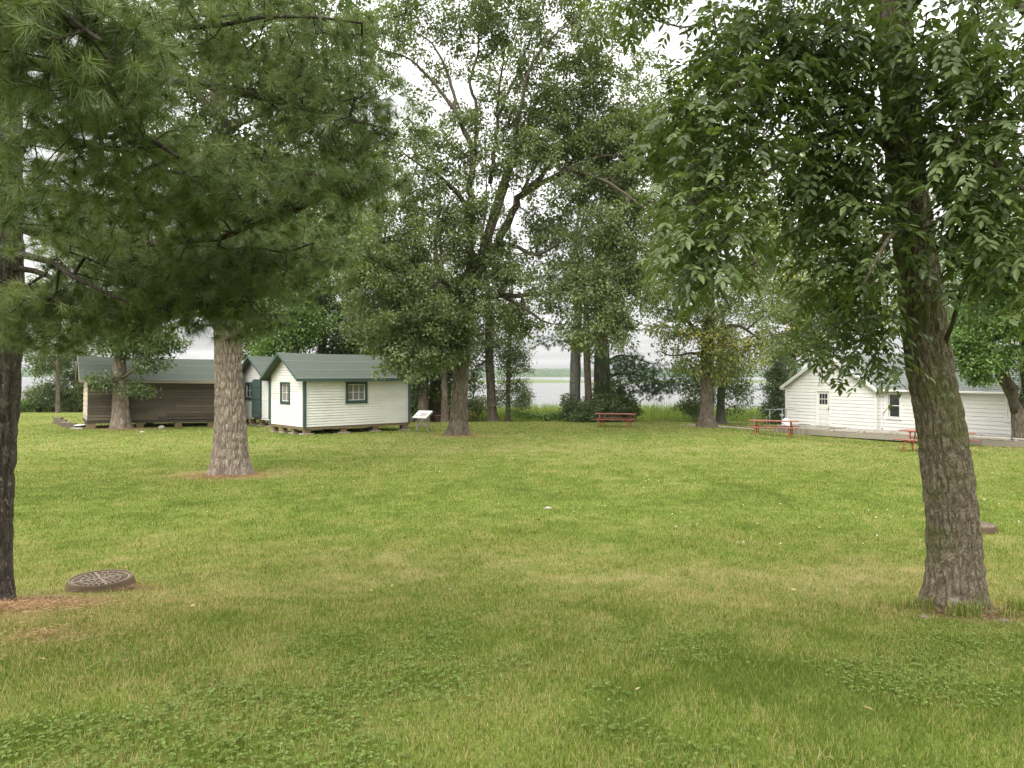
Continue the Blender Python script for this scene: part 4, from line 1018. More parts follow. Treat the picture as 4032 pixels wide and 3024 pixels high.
# ---------------------------------------------------------------- picnic tables
def picnic_table(first_loc, ang, label, L=2.44):
    p = first_loc; r = tag(empty('picnic_table', p, ang), label, 'picnic table', 'red picnic tables on the lawn')
    g = Geo()
    for k in range(3): y = -.36 + k * .245; g.box(-L / 2, L / 2, y, y + .235, .735, .775)
    g.build('tabletop', mRed, r, bevel=.006)
    for s in (-1, 1):
        g = Geo(); y = s * .75; g.box(-L / 2, L / 2, y - .125, y + .125, .43, .468); g.build('bench_seat', mRed, r, bevel=.006)
    for sx in (-1, 1):
        X = sx * (L / 2 - .38); g = Geo(); pr = .024
        g.box(X - .035, X + .035, -.33, .33, .69, .734)
        for s in (-1, 1):
            g.box(X - .05, X + .05, s * .75 - .1, s * .75 + .1, .395, .4295)
            tube(g, spline([(X, s * .66, .385), (X, s * .80, .375), (X, s * .87, .28), (X, s * .88, 0)], 14), pr, 8)
            tube(g, spline([(X, s * .24, .70), (X, s * .25, .55), (X, s * .17, .42), (X, s * .06, .30), (X, s * .03, .12), (X, s * .03, 0)], 18), pr, 8)
            tube(g, spline([(X, s * .68, .39), (X, s * .45, .37), (X, s * .22, .32), (X, s * .06, .22)], 12), pr * .9, 8)
        g.build('leg_frame', mRedSteel, r, smooth=False)
        g = Geo(); tube(g, [(X, 0, .36), (X - sx * .5, 0, .70)], .014, 6); g.build('brace', mRedSteel, r)
    return r
def copy_tree(o, parent=None):
    c = o.copy(); COL.objects.link(c)
    if parent: c.parent = parent
    for ch in [q for q in bpy.data.objects if q.parent == o]: copy_tree(ch, c)
    return c
T0 = picnic_table(tuple(G(3046, 39.6)), radians(-24), 'red picnic table standing beside the ramp of the white house')
for (u, D, a, lab, dz) in ((2422, 45.9, -17, 'weathered red picnic table in front of the leafy bush', 0), (3687, 28.9, -47, 'bright red picnic table half hidden by the near right trunk', 0), (1793, 53, -35, 'red picnic table end showing behind the central oak trunk', 0)):
    c_ = copy_tree(T0); q = G(u, D); c_.location = tuple(q); c_.rotation_euler[2] = radians(a); c_['label'] = lab

# ---------------------------------------------------------------- info panel
p = G(1664, 41.3); sg_ = tag(empty('info_panel', p, radians(-33)), 'tilted white information panel on two grey posts beside the cabin', 'sign')
g = Geo(); c30 = cos(radians(32)); s30 = sin(radians(32))
def sp(x, t, h): return (x, -.30 * 0 + t * c30, .86 + t * s30 + 0 * x + h * c30) if True else None
def slab(g, x0, x1, t0, t1, h0, h1):
    V = [(x, t * c30 - h * s30, .88 + t * s30 + h * c30) for h in (h0, h1) for (x, t) in ((x0, t0), (x1, t0), (x1, t1), (x0, t1))]; g.hexa(V)
slab(g, -.47, .47, -.34, .34, 0, .035); pn = g.build('panel', mPaintH, sg_)
g = Geo(); slab(g, -.45, .45, -.32, .32, .0352, .037); g.build('sign_sheet', mSignFace, pn)
g = Geo(); slab(g, -.12, .33, -.20, .14, .0372, .0385); g.build('sign_photo', mSignPic, pn)
g = Geo(); slab(g, -.38, -.20, -.24, -.02, .0372, .0385); slab(g, -.38, .05, .20, .25, .0372, .0385); slab(g, -.10, .3, -.28, -.24, .0372, .0385); g.build('sign_text', mSignTxt, pn)
g = Geo(); g.box(-.44, .44, -.04, .04, .82, .86); slab(g, -.47, -.44, -.34, .34, -.08, -.001); slab(g, .44, .47, -.34, .34, -.08, -.001); g.build('panel_frame', mGrey, sg_)
for s in (-1, 1):
    g = Geo(); g.box(s * .38 - .04, s * .38 + .04, -.035, .035, -.1, .84); g.build('post', mGrey, sg_)
g = Geo(); g.box(-.34, .34, -.02, .02, .30, .38); g.build('crossbar', mGrey, sg_)

# ---------------------------------------------------------------- raised drain grates
def drain(loc, label, ang):
    r = tag(empty('drain_grate', loc, ang), label, 'drain', 'raised round drain grates in the lawn')
    r.rotation_euler[0] = radians(2); g = Geo(); H = .125; R = .335
    lathe(g, [(R + .03, -.15), (R + .025, 0), (R, H - .02), (R - .008, H), (R - .035, H), (R - .037, H - .022), (R - .05, H - .025), (R - .05, -.1)], k=72); g.build('riser', mRiser, r, smooth=False)
    g = Geo(); lathe(g, [(0, -.12), (R - .05, -.12), (R - .051, .06)], k=36); g.build('shaft', mDarkHole, r)
    g = Geo(); k = 96
    def ring(r0, r1, z0=H - .022, z1=H - .010):
        lathe(g, [(r0, z0), (r1, z0), (r1, z1), (r0, z1), (r0, z0)], k=k)
    ring(R - .060, R - .04); ring(R - .146, R - .132); ring(R - .213, R - .201); ring(R - .273, R - .262); ring(.0, .022)
    for (r0, r1, m, ph) in ((R - .132, R - .060, 26, 0), (R - .201, R - .146, 18, .1), (R - .262, R - .213, 11, .2), (.022, R - .273, 5, 0)):
        for i in range(m):
            a = ph + i / m * 2 * pi; d = np.array([cos(a), sin(a), 0])
            g.beam(d * r0 + np.array([0, 0, H - .017]), d * r1 + np.array([0, 0, H - .017]), .011, .010)
    for i in range(4):
        a = .4 + i * pi / 2; d = np.array([cos(a), sin(a), 0]); g.beam(d * .02 + np.array([0, 0, H - .015]), d * (R - .05) + np.array([0, 0, H - .012]), .024, .012)
    g.build('grate', mIron, r)
    return r
d1 = drain(tuple(np.array(G(397, 8.62)) + np.array([0, 0, .0])), 'brown raised round drain grate on the lawn at lower left', .3)
d2 = copy_tree(d1); d2.location = tuple(G(3832, 13.05)); d2['label'] = 'drain grate partly hidden behind the near right trunk'

# haze over everything
hb = NT('haze_air'); hb.t.links.new(hb.n('VolumePrincipled', None, Color=(.93, .95, 1.0), Density=HAZE, Anisotropy=0.).outputs[0], hb.out.inputs[1])
if HAZE > 0:
    g = Geo(); g.box(-3100, 3100, -150, 3900, -10, 60); tag(g.build('haze', hb.m), 'thin haze in the air over lake and park', 'haze', kind='stuff')
# ---------------------------------------------------------------- trees
def LF(mat, n, rc, L, **k): return dict(mat=mat, n=n, rc=rc, L=L, **k)

# near right tree with compound leaves
def T(*a, **k): return tree(*a, **k)
T('ash_tree', 'near right leafy tree with rough mossy trunk leaning left as it rises', 'tree', bAsh,
     [(3770, 2400, 6.85, 0.249), (3758, 2200, 6.85, 0.217), (3746, 2000, 6.85, 0.206), (3708, 1700, 6.85, 0.194), (3654, 1400, 6.85, 0.189), (3618, 1100, 6.85, 0.178), (3575, 750, 6.85, 0.162), (3545, 400, 6.85, 0.154), (3515, 50, 6.85, 0.145), (3480, -500, 6.85, .15), (3450, -1300, 6.85, .1)],
     [[(3560, 620, 6.85, .06), (3420, 520, 6.8, .042), (3200, 560, 6.5, .028), (3000, 700, 6.1, .018), (2860, 900, 5.7, .010)],
      [(3545, 330, 6.85, .06), (3380, 130, 6.9, .045), (3150, 60, 7.1, .032), (2900, 180, 7.3, .02), (2760, 420, 7.3, .012)],
      [(3590, 860, 6.9, .07), (3450, 760, 7.4, .05), (3230, 830, 7.9, .035), (3020, 1000, 8.2, .02), (2900, 1080, 8.2, .01)],
      [(3520, 100, 6.85, .09), (3700, -80, 6.3, .06), (3900, -60, 5.8, .04), (4150, 150, 5.6, .02)],
      [(3570, 700, 6.8, .07), (3700, 560, 6.2, .045), (3880, 600, 5.7, .03), (4080, 800, 5.4, .012)],
      [(3600, 950, 6.8, .04), (3560, 900, 6.2, .025), (3480, 960, 5.6, .015), (3400, 1120, 5.4, .007)],
      [(3720, 1350, 6.7, .022), (3770, 1200, 6.4, .017), (3850, 1000, 6.1, .011), (3990, 820, 6., .006)],
      [(3500, -100, 6.85, .09), (3300, -350, 6.0, .06), (3000, -450, 5.3, .04), (2700, -300, 5.0, .02)],
      [(3610, 1040, 6.9, .04), (3480, 1060, 7.3, .03), (3330, 1160, 7.6, .015), (3230, 1330, 7.7, .007)]],
     [(3060, 150, 6.7, 350, 230, 1.2, 96), (2850, 520, 6.3, 270, 300, 1., 92), (2770, 850, 6.1, 190, 280, .7, 54), (2720, 1040, 6., 120, 140, .5, 16), (2830, 230, 6.9, 130, 200, .7, 24), (3260, 300, 6.6, 260, 280, .9, 90), (2620, 480, 6.6, 60, 160, .4, 8),
      (3290, 620, 6.5, 180, 240, .7, 54), (3340, 900, 6.3, 160, 160, .5, 34), (3200, 780, 6.8, 150, 160, .6, 26), (3330, 1090, 6.6, 160, 130, .5, 24), (3290, 1240, 7.2, 120, 80, .4, 14), (3390, 1330, 7.0, 90, 60, .3, 11), (3180, 1350, 7.1, 60, 60, .2, 5), (3300, 1430, 6.9, 50, 30, .1, 3), (3440, 1430, 6.8, 60, 30, .2, 4), (3480, 1230, 6.6, 60, 60, .2, 6),
      (3880, 250, 5.8, 310, 300, .8, 84), (3900, 680, 5.7, 240, 270, .7, 72), (3980, 980, 5.8, 170, 130, .6, 26), (3760, 480, 6.2, 140, 200, .3, 20), (3750, 120, 6.2, 200, 160, .5, 22), (3760, 900, 6.1, 130, 110, .25, 12), (3560, 1010, 6.2, 90, 40, .2, 2), (3540, 560, 6.3, 90, 60, .2, 3), (3530, 160, 6.3, 90, 60, .2, 3), (3800, 1100, 6.2, 100, 70, .3, 6),
      (3300, -600, 6.2, 900, 480, 2.2, 130), (2900, -2300, 4.2, 1800, 900, 2.2, 120), (3300, -5200, 2.2, 3200, 1500, 2., 90), (2600, -20, 6.6, 170, 40, .6, 9), (2470, -70, 6.4, 150, 80, .6, 16), (4120, 1240, 5.4, 120, 90, .5, 8), (3080, 930, 7.4, 180, 120, .6, 14)],  # highest clusters: unseen overhead foliage added to shade the foreground
     LF(lfAsh, 5, .080, .082, R=.19, mean=.5, cvar=.13, patch=.22, var=.12), mBarkNear, kd=(820, 280), seg=.16, r0=.0022, seed=5, kind='pinnate', flare=.6, fh=.17, amp=.024, rmax=.03, sx=34, sz=8, lift=-.02, start=.4, bend=.2)

# near left pine
T('pine_tree', 'near left pine with dark trunk at the photo edge and long soft needles', 'tree', bPine,
     [(-62, 2400, 7.35, .22), (-52, 2250, 7.35, .205), (-40, 1900, 7.35, .205), (-28, 1600, 7.35, .215), (-12, 1300, 7.35, .215), (-8, 900, 7.35, .205), (-10, 400, 7.35, .19), (-15, -200, 7.35, .17), (-20, -1200, 7.35, .12)],
     [[(0, 860, 7.35, .06), (250, 930, 7.0, .042), (450, 960, 6.7, .034), (800, 945, 6.2, .026), (1100, 850, 5.8, .018), (1330, 760, 5.6, .008)],
      [(0, 230, 7.35, .06), (430, 275, 6.6, .042), (900, 360, 6.0, .032), (1250, 440, 5.6, .02), (1500, 500, 5.4, .008)],
      [(0, 560, 7.35, .05), (300, 500, 6.0, .035), (520, 520, 4.8, .02), (700, 620, 4.1, .01)],
      [(0, 500, 7.35, .05), (500, 600, 6.9, .035), (1000, 660, 6.6, .022), (1420, 690, 6.4, .009)],
      [(20, 870, 7.3, .05), (220, 960, 7.2, .035), (420, 1090, 7.0, .024), (650, 1160, 6.7, .016), (1000, 1190, 6.5, .008)],
      [(20, 1050, 7.3, .035), (180, 1075, 7.2, .024), (300, 1130, 7.1, .018), (600, 1180, 6.9, .012), (880, 1230, 6.8, .007)],
      [(0, 60, 7.35, .05), (300, 20, 6.4, .032), (700, 110, 5.6, .02), (1100, 60, 5.2, .012), (1420, 90, 5.0, .007)],
      [(0, -100, 7.35, .05), (120, -80, 5.5, .03), (250, 60, 4.0, .016), (400, 160, 3.3, .007)],
      [(0, 760, 7.4, .05), (400, 780, 8.6, .035), (900, 850, 9.2, .02), (1250, 980, 9.4, .009)],
      [(0, 1000, 7.35, .04), (150, 1020, 6.4, .028), (350, 1120, 5.8, .016), (520, 1200, 5.6, .008)],
      [(-10, 300, 7.35, .05), (-250, 400, 6., .03), (-400, 700, 5.2, .01)],
      [(0, 1100, 7.35, .03), (200, 1180, 7.9, .02), (500, 1230, 8.4, .012), (800, 1240, 8.6, .007)]],
     [(200, 180, 3.7, 370, 260, .5, 130), (420, 130, 4.1, 300, 170, .5, 55), (430, 420, 4.3, 200, 240, .4, 36), (230, 520, 4.5, 320, 280, .6, 105), (620, 660, 5., 240, 160, .5, 65), (250, 800, 5.2, 330, 160, .6, 90),
      (850, 820, 5.6, 360, 110, .5, 110), (1250, 760, 5.6, 300, 75, .4, 60), (900, 130, 5.6, 480, 150, .7, 140), (1180, 400, 5.7, 330, 100, .5, 78), (1080, 300, 5.9, 340, 80, .5, 44), (1330, 520, 5.6, 200, 60, .3, 26), (1100, 640, 6.4, 420, 70, .5, 80),
      (600, 1010, 6.3, 560, 110, .6, 170), (550, 1160, 6.6, 470, 115, .6, 125), (850, 1110, 6.5, 380, 100, .5, 100), (120, 1210, 6.4, 260, 100, .6, 95), (350, 1240, 6.8, 320, 70, .5, 50), (700, 900, 7.2, 600, 100, .8, 130), (760, 1220, 6.7, 250, 55, .5, 42), (1150, 1020, 6.4, 220, 90, .5, 30), (1450, 740, 5.6, 130, 45, .4, 22), (1480, 480, 5.4, 110, 60, .4, 16), (1430, 640, 6.2, 120, 50, .4, 14), (1420, 300, 5.4, 120, 70, .4, 14), (980, 1230, 6.5, 120, 90, .4, 16), (520, 1300, 6.6, 90, 60, .4, 12), (880, 1310, 6.5, 60, 50, .3, 6), (230, 1330, 6.5, 120, 60, .4, 12), (1180, 1130, 6.2, 120, 60, .4, 10), (60, 1350, 6.6, 80, 60, .4, 8),
      (60, 60, 4.6, 250, 220, .7, 50), (380, 260, 7., 300, 180, .6, 75), (400, 700, 8.2, 500, 150, .8, 120), (-250, 400, 5.6, 250, 800, 1., 80), (300, -500, 6.5, 900, 420, 2., 200), (900, -2300, 4.2, 1700, 800, 2.2, 130), (1000, -5000, 2.2, 3000, 1400, 2., 80), (1350, 120, 5.2, 150, 60, .3, 16), (1000, 960, 9.2, 380, 110, .6, 70)],  # clusters far above the frame are unseen, added to dim the near lawn
     LF(lfPine, 2, .09, .11, k=78, w=.0034, mean=.5, cvar=.14, patch=.3), mBarkPine, kd=(300, 150), seg=.2, r0=.0022, seed=15, kind='needle', flare=.35, fh=.16, amp=.03, rmax=.022, sx=16, sz=4, lift=-.03, start=.3, bend=.12, foliage='needles')

# big light-barked ash in the middle left
T('tall_ash_tree', 'tall tree with thick pale furrowed trunk standing before the shed and cabins', 'tree', bBig,
     [(905, 1872, 21.5, .46), (905, 1780, 21.5, .44), (907, 1700, 21.5, .42), (904, 1600, 21.5, .39), (902, 1500, 21.5, .365), (895, 1300, 21.5, .345), (888, 1000, 21.5, .31), (875, 700, 21.5, .27), (862, 400, 21.5, .22), (855, 100, 21.5, .18), (850, -500, 21.5, .1)],
     [[(945, 1330, 21.5, .09), (985, 1220, 21.2, .07), (1040, 1120, 21, .05), (1110, 1060, 20.7, .02)],
      [(870, 560, 21.5, .14), (960, 470, 21, .1), (1060, 440, 20.5, .07), (1180, 330, 20, .03)],
      [(868, 480, 21.5, .12), (760, 350, 21.5, .09), (640, 280, 22, .05), (520, 250, 22, .02)],
      [(890, 950, 21.5, .10), (780, 820, 21.3, .06), (660, 760, 21, .03), (540, 780, 21, .015)],
      [(858, 250, 21.5, .1), (1000, 80, 22, .07), (1150, -100, 22, .03)],
      [(885, 880, 21.5, .1), (1000, 760, 22, .07), (1150, 700, 22.5, .04), (1300, 700, 22.5, .015)]],
     [(760, 620, 21.5, 300, 200, 2.2, 150), (1150, 560, 21.5, 300, 220, 2., 150), (1200, 300, 21.5, 260, 200, 2., 110), (700, 300, 21.5, 350, 260, 2.2, 170), (1000, 50, 21.5, 500, 260, 2.6, 260), (500, 950, 21.8, 300, 170, 2., 100),
      (1180, 900, 20.8, 260, 180, 1.6, 130), (1060, 1130, 20.8, 150, 130, 1.2, 60), (800, 1080, 21., 260, 120, 1.5, 80), (900, -500, 22, 900, 420, 4.5, 260), (620, 1200, 21.5, 230, 110, 1.4, 55), (1000, 1250, 20.8, 60, 70, .5, 14)],
     LF(lfDark, 40, .34, .14, mean=.55), mBarkAsh, kd=(640, 250), seg=.35, r0=.006, seed=25, flare=.46, fh=.45, amp=.05, sx=19, sz=4.2, start=.3, clump=.33, bend=.18)

# central oak
T('oak_tree', 'large central oak with forked trunk and open crown of spreading limbs', 'tree', bOak,
     [(1806, 1712, 38, 0.482), (1807, 1660, 38, 0.430), (1810, 1570, 38, 0.391), (1818, 1450, 38, 0.361), (1826, 1300, 38, 0.344), (1835, 1190, 38, 0.344), (1870, 1100, 38, 0.284), (1905, 990, 38, 0.258), (1930, 900, 38, 0.232), (1965, 790, 38, .24), (2000, 680, 38, .20), (2035, 590, 38, .17), (2091, 501, 38, .13), (2150, 462, 38, .09), (2225, 380, 38, .05), (2330, 300, 38, .02)],
     [[(1840, 1180, 38, .26), (1850, 1050, 37.8, .24), (1852, 862, 37.6, .21), (1849, 720, 37.4, .17), (1864, 595, 37.2, .14), (1797, 446, 37, .11), (1746, 376, 37, .09), (1629, 243, 36.8, .06), (1480, 188, 36.6, .02)],
      [(1800, 450, 37, .09), (1778, 340, 37.4, .08), (1731, 220, 37.6, .06), (1676, 150, 37.8, .04), (1574, 100, 38, .015)],
      [(1868, 640, 37.2, .1), (1876, 440, 38, .09), (1850, 320, 38.6, .07), (1880, 220, 39, .05), (1888, 80, 39, .02)],
      [(1930, 720, 38, .12), (1953, 560, 38.4, .10), (1966, 350, 39, .07), (1990, 180, 39, .04), (2010, 20, 39, .02)],
      [(1955, 460, 38.4, .08), (2044, 270, 39.5, .06), (2100, 120, 40, .03), (2150, 0, 40, .02)],
      [(2010, 640, 38, .11), (2052, 423, 37, .09), (2085, 274, 36.5, .07), (2162, 157, 36, .05), (2260, 80, 36, .02)],
      [(1905, 1040, 38, .24), (1960, 960, 38.3, .23), (2013, 846, 38.6, .19), (2052, 768, 38.8, .17), (2162, 705, 38.4, .13), (2240, 666, 38, .10), (2357, 615, 37.4, .07), (2480, 622, 37, .05), (2600, 660, 36.6, .02)],
      [(2060, 762, 38.8, .14), (2150, 670, 39.6, .12), (2260, 560, 40.4, .1), (2380, 530, 41, .08), (2560, 540, 41.5, .03)],
      [(2240, 666, 38, .1), (2330, 690, 36.8, .09), (2430, 740, 36, .07), (2560, 840, 35.4, .03)],
      [(2060, 770, 38.8, .1), (2090, 680, 40, .08), (2170, 580, 41, .07), (2300, 490, 42, .04), (2480, 380, 42.5, .02)],
      [(1852, 830, 37.6, .13), (1770, 729, 37, .11), (1723, 690, 36.6, .08), (1640, 640, 36, .05), (1540, 560, 35.6, .02)],
      [(1822, 1160, 38, .15), (1765, 1120, 37.4, .13), (1723, 1090, 37, .1), (1640, 1096, 36.4, .07), (1540, 1060, 36, .05), (1440, 1000, 35.6, .02)],
      [(1740, 1100, 37.2, .1), (1660, 1160, 36.2, .07), (1560, 1220, 35.8, .05), (1480, 1290, 35.4, .02)],
      [(1845, 1185, 38, .16), (1950, 1167, 37.6, .13), (2044, 1160, 37.2, .11), (2150, 1158, 36.6, .08), (2240, 1152, 36.2, .06), (2342, 1191, 36, .05), (2450, 1260, 36, .02)],
      [(1985, 1170, 37.4, .1), (2060, 1210, 37, .08), (2130, 1260, 36.6, .05), (2200, 1280, 36.4, .02)],
      [(1945, 965, 38.3, .12), (2040, 975, 38, .1), (2120, 1003, 37.6, .08), (2240, 940, 37.2, .05), (2400, 930, 37, .02)],
      [(1826, 1290, 38, .1), (1880, 1320, 39, .09), (1950, 1290, 40, .05), (2030, 1240, 40.5, .02)]],
     [(1560, 180, 38, 230, 180, 2.4, 75), (1750, 60, 38, 260, 200, 2.6, 90), (1990, 40, 38.5, 300, 210, 2.8, 110), (2230, 150, 38.5, 280, 230, 2.6, 130), (2150, 330, 38, 260, 130, 2.4, 80), (2420, 380, 38.5, 280, 210, 2.6, 150), (1760, 530, 37.4, 190, 120, 1.8, 45), (2520, 620, 38, 250, 210, 2.4, 130), (1900, 400, 38, 300, 150, 2, 60),
      (2250, 530, 38.5, 240, 140, 2.2, 90), (1990, 620, 37, 260, 120, 1.8, 62), (1800, 780, 37.2, 240, 120, 1.8, 70), (1560, 640, 36.4, 200, 170, 1.8, 62), (2090, 560, 38, 200, 180, 1.5, 50), (2480, 880, 36.8, 220, 160, 2., 90), (2250, 760, 37.5, 240, 100, 1.6, 40),
      (1640, 900, 36.6, 260, 160, 2., 110), (1500, 1060, 36.2, 220, 170, 2., 120), (1640, 1230, 36.4, 220, 190, 1.8, 150), (1500, 1280, 35.8, 140, 120, 1.4, 55), (1560, 1420, 35.6, 100, 90, 1., 30), (1850, 1010, 37.4, 190, 180, 1.2, 75), (1780, 1330, 37, 120, 120, 1., 50), (1880, 1190, 36.8, 150, 110, 1.2, 40),
      (2150, 1120, 37, 240, 90, 1.6, 62), (2380, 1160, 36.4, 230, 130, 1.7, 95), (2350, 1300, 36.2, 170, 90, 1.3, 52), (2050, 1290, 38.5, 120, 70, 1.2, 24), (1690, 1370, 36.2, 110, 110, 1., 32), (2000, 1000, 38, 140, 110, 1.2, 30), (2650, 760, 37, 150, 150, 1.5, 45), (2400, 700, 38, 230, 140, 2, 80), (2300, 560, 40, 200, 120, 2, 60), (2500, 460, 38.5, 140, 130, 2, 50), (2300, 960, 38, 200, 110, 1.8, 60), (2500, 1080, 37, 140, 120, 1.6, 46), (2150, 900, 38.5, 130, 90, 1.4, 26), (1950, -350, 38.5, 700, 330, 5, 200)],
     LF(lfOak, 58, .37, .175, mean=.45, patch=.22, w=.6), mBarkOak, kd=(300, 72), seg=.4, r0=.008, seed=35, flare=.55, fh=.42, amp=.055, sx=8, sz=1.6, start=.75, clump=.40, csize=1.1, bend=.22, rmax=.06)

# small tree before the shed
T('small_maple_tree', 'low branching tree with furrowed trunk right against the plank shed', 'tree', bSmall,
     [(476, 1682, 42.1, .46), (474, 1600, 42.1, .40), (474, 1520, 42.1, .37), (472, 1440, 42.1, .33), (470, 1380, 42.1, .29), (466, 1250, 42.1, .22), (460, 1100, 42.1, .14), (455, 950, 42.1, .06)],
     [[(474, 1500, 42, .1), (520, 1460, 41.6, .07), (580, 1440, 41.2, .03)], [(472, 1420, 42, .13), (540, 1340, 41.6, .1), (640, 1310, 41.2, .05), (700, 1330, 41, .02)], [(472, 1400, 42, .1), (400, 1340, 41.6, .06), (330, 1360, 41.4, .02)]],
     [(560, 1340, 41.4, 130, 70, 1.6, 85), (470, 1290, 41.6, 200, 100, 1.8, 100), (640, 1350, 41.2, 90, 42, 1., 40), (600, 1430, 41, 70, 42, .8, 22), (415, 1500, 41.2, 50, 34, .8, 16), (545, 1535, 41, 55, 24, .8, 12), (340, 1280, 41.8, 150, 110, 1.6, 55), (470, 1100, 42, 300, 150, 3, 120)],
     LF(lfDark, 42, .42, .17, mean=.45), mBarkAsh, kd=(150, 60), seg=.35, r0=.006, seed=45, flare=.5, fh=.4, amp=.05, sx=9, sz=2, start=.45)

# tree with yellowing leaves, right of centre
b = G(2785, 45.6)
T('yellowing_tree', 'twiggy tree with yellowing leaves standing between the two picnic tables', 'tree', b,
     [(2785, 1680, 45.6, .55), (2783, 1640, 45.6, .44), (2782, 1560, 45.6, .36), (2780, 1450, 45.6, .33), (2784, 1360, 45.6, .31), (2790, 1280, 45.6, .26), (2800, 1180, 45.6, .2), (2790, 1000, 45.6, .15), (2770, 800, 45.6, .08), (2760, 600, 45.6, .04)],
     [[(2786, 1330, 45.6, .16), (2850, 1290, 45, .13), (2920, 1290, 44.6, .09), (3000, 1340, 44, .04)], [(2784, 1350, 45.6, .15), (2720, 1280, 45, .12), (2660, 1230, 44.6, .08), (2580, 1210, 44, .03)],
      [(2782, 1400, 45.6, .1), (2720, 1390, 45, .08), (2640, 1400, 44.4, .04), (2590, 1380, 44, .02)], [(2800, 1180, 45.6, .14), (2880, 1080, 45.4, .1), (2980, 1000, 45, .06), (3080, 960, 44.8, .02)], [(2795, 1120, 45.6, .12), (2700, 1000, 46, .09), (2600, 900, 46.4, .05), (2500, 860, 46.8, .02)],
      [(2780, 900, 45.6, .09), (2860, 760, 45, .06), (2950, 620, 44.6, .02)], [(2775, 850, 45.6, .08), (2680, 700, 46, .05), (2600, 560, 46.4, .02)]],
     [(2700, 1130, 45, 230, 150, 2.6, 90), (2900, 1180, 44.6, 200, 150, 2.4, 100), (2640, 1300, 44.6, 130, 90, 1.6, 45), (2860, 1340, 44.8, 150, 80, 1.8, 70), (2960, 1400, 44.2, 100, 60, 1.2, 30), (2760, 900, 45.6, 330, 220, 3.4, 190), (2770, 620, 45.6, 230, 190, 3., 110), (2600, 1000, 46, 160, 150, 2, 55), (3060, 1080, 45, 180, 200, 2.4, 100), (3000, 760, 45, 230, 230, 3, 110), (2700, 1420, 45, 100, 60, 1, 22), (2840, 1450, 45.2, 90, 70, 1, 26)],
     LF(lfPale, 34, .40, .20, mean=.5, cvar=.16, patch=.3, var=.16), mBarkOak, kd=(200, 60), seg=.4, r0=.009, seed=55, flare=.5, fh=.35, amp=.05, sx=8, sz=1.6, start=.6, clump=.34, bend=.24)
b = G(2838, 53.4)
T('slim_grey_tree', 'slimmer grey trunk with dark low leaves just behind the yellowing tree', 'tree', b,
     [(2838, 1656, 53.4, .32), (2838, 1600, 53.4, .27), (2840, 1500, 53.4, .25), (2842, 1380, 53.4, .2), (2846, 1200, 53.4, .12)],
     [[(2840, 1480, 53.4, .1), (2780, 1440, 53, .06), (2720, 1450, 52.6, .02)], [(2842, 1440, 53.4, .1), (2900, 1400, 53, .06), (2960, 1420, 52.6, .02)]],
     [(2740, 1530, 53, 75, 90, 1.6, 70), (2850, 1470, 53.2, 120, 110, 2, 90), (2890, 1560, 53, 60, 80, 1.2, 36), (2850, 1260, 53.4, 200, 160, 3, 90), (2720, 1610, 53, 50, 35, .9, 18)],
     LF(lfDark, 40, .5, .17, mean=.5), mBarkGrey, kd=(80, 24), seg=.4, r0=.008, seed=56, start=.3)

# conifers and vine-hung trunks by the shore
def shore_tree(name, label, u, D, ut, lean, r, blobs, leaf, bark, seed, kind='broad', limbs=[], top=500, clump=.3, base_v=None, foliage='crown'):
    b = G(u, D); T(name, label, 'tree', b, [(u, 1660, D, r * 1.25), (u + lean * .1, 1600, D, r), (u + lean * .4, 1400, D, r * .9), (u + lean * .8 + 6, 1150, D, r * .62), (u + lean - 8, 950, D, r * .36), (u + lean + 10, 780, D, r * .2), (u + lean, min(top, 700), D, r * .07)],
      limbs, blobs, leaf, bark, kd=(90, 30), seg=.45, r0=.010, seed=seed, kind=kind, start=.25, clump=clump, amp=.03, sx=7, sz=1.5, flare=.25, foliage=foliage)
pf = LF(lfPineFar, 5, .45, .30, k=26, w=.022, mean=.45)
shore_tree('shore_pine', 'straight bluish grey pine trunk, leftmost of the shoreline clump', 2262, 54, 0, 12, .40,
     [(2180, 1345, 53.5, 70, 26, 1., 12), (2260, 1150, 54, 150, 90, 2.4, 40), (2300, 900, 54, 130, 120, 2.2, 50), (2290, 650, 54, 150, 130, 2.4, 50), (2275, 430, 54, 110, 110, 2, 40)], pf, mBarkGrey, 61, 'needle', foliage='needles',
     limbs=[[(2262, 1360, 54, .07), (2220, 1345, 53.6, .05), (2170, 1335, 53.4, .02)]])
shore_tree('shore_pine', 'tall dark pine whose layered crown rises behind the central oak', 2390, 54.6, 0, -30, .42,
     [(2330, 800, 54.6, 150, 90, 2.6, 60), (2300, 950, 54.6, 170, 70, 2.8, 62), (2380, 1060, 54.6, 130, 60, 2.4, 50), (2420, 850, 54.6, 120, 70, 2.2, 40), (2240, 1080, 54.2, 110, 50, 2, 32), (2350, 600, 54.6, 130, 110, 2.4, 45), (2520, 1480, 53, 130, 55, 1.6, 66), (2610, 1510, 52.6, 80, 32, 1.2, 30), (2450, 1420, 53, 110, 40, 1.5, 36), (2560, 1540, 52.4, 60, 22, .9, 12), (2700, 1480, 52.8, 60, 24, .8, 10)], pf, mBarkOak, 62, 'needle', foliage='needles',
     limbs=[[(2392, 1480, 54.6, .11), (2470, 1470, 53.6, .08), (2560, 1490, 53, .05), (2640, 1510, 52.6, .02)], [(2390, 1420, 54.6, .1), (2460, 1400, 53.6, .07), (2560, 1430, 53, .03)]])
shore_tree('shore_tree', 'thin leaning brown trunk in the shoreline clump, second from its left', 2322, 53.2, 0, -28, .26,
     [(2350, 1230, 53.2, 140, 90, 2, 60), (2290, 1330, 53, 60, 40, 1, 14), (2330, 1000, 53.2, 160, 130, 2.4, 60)], LF(lfOak, 36, .5, .17), mBarkOak, 63)
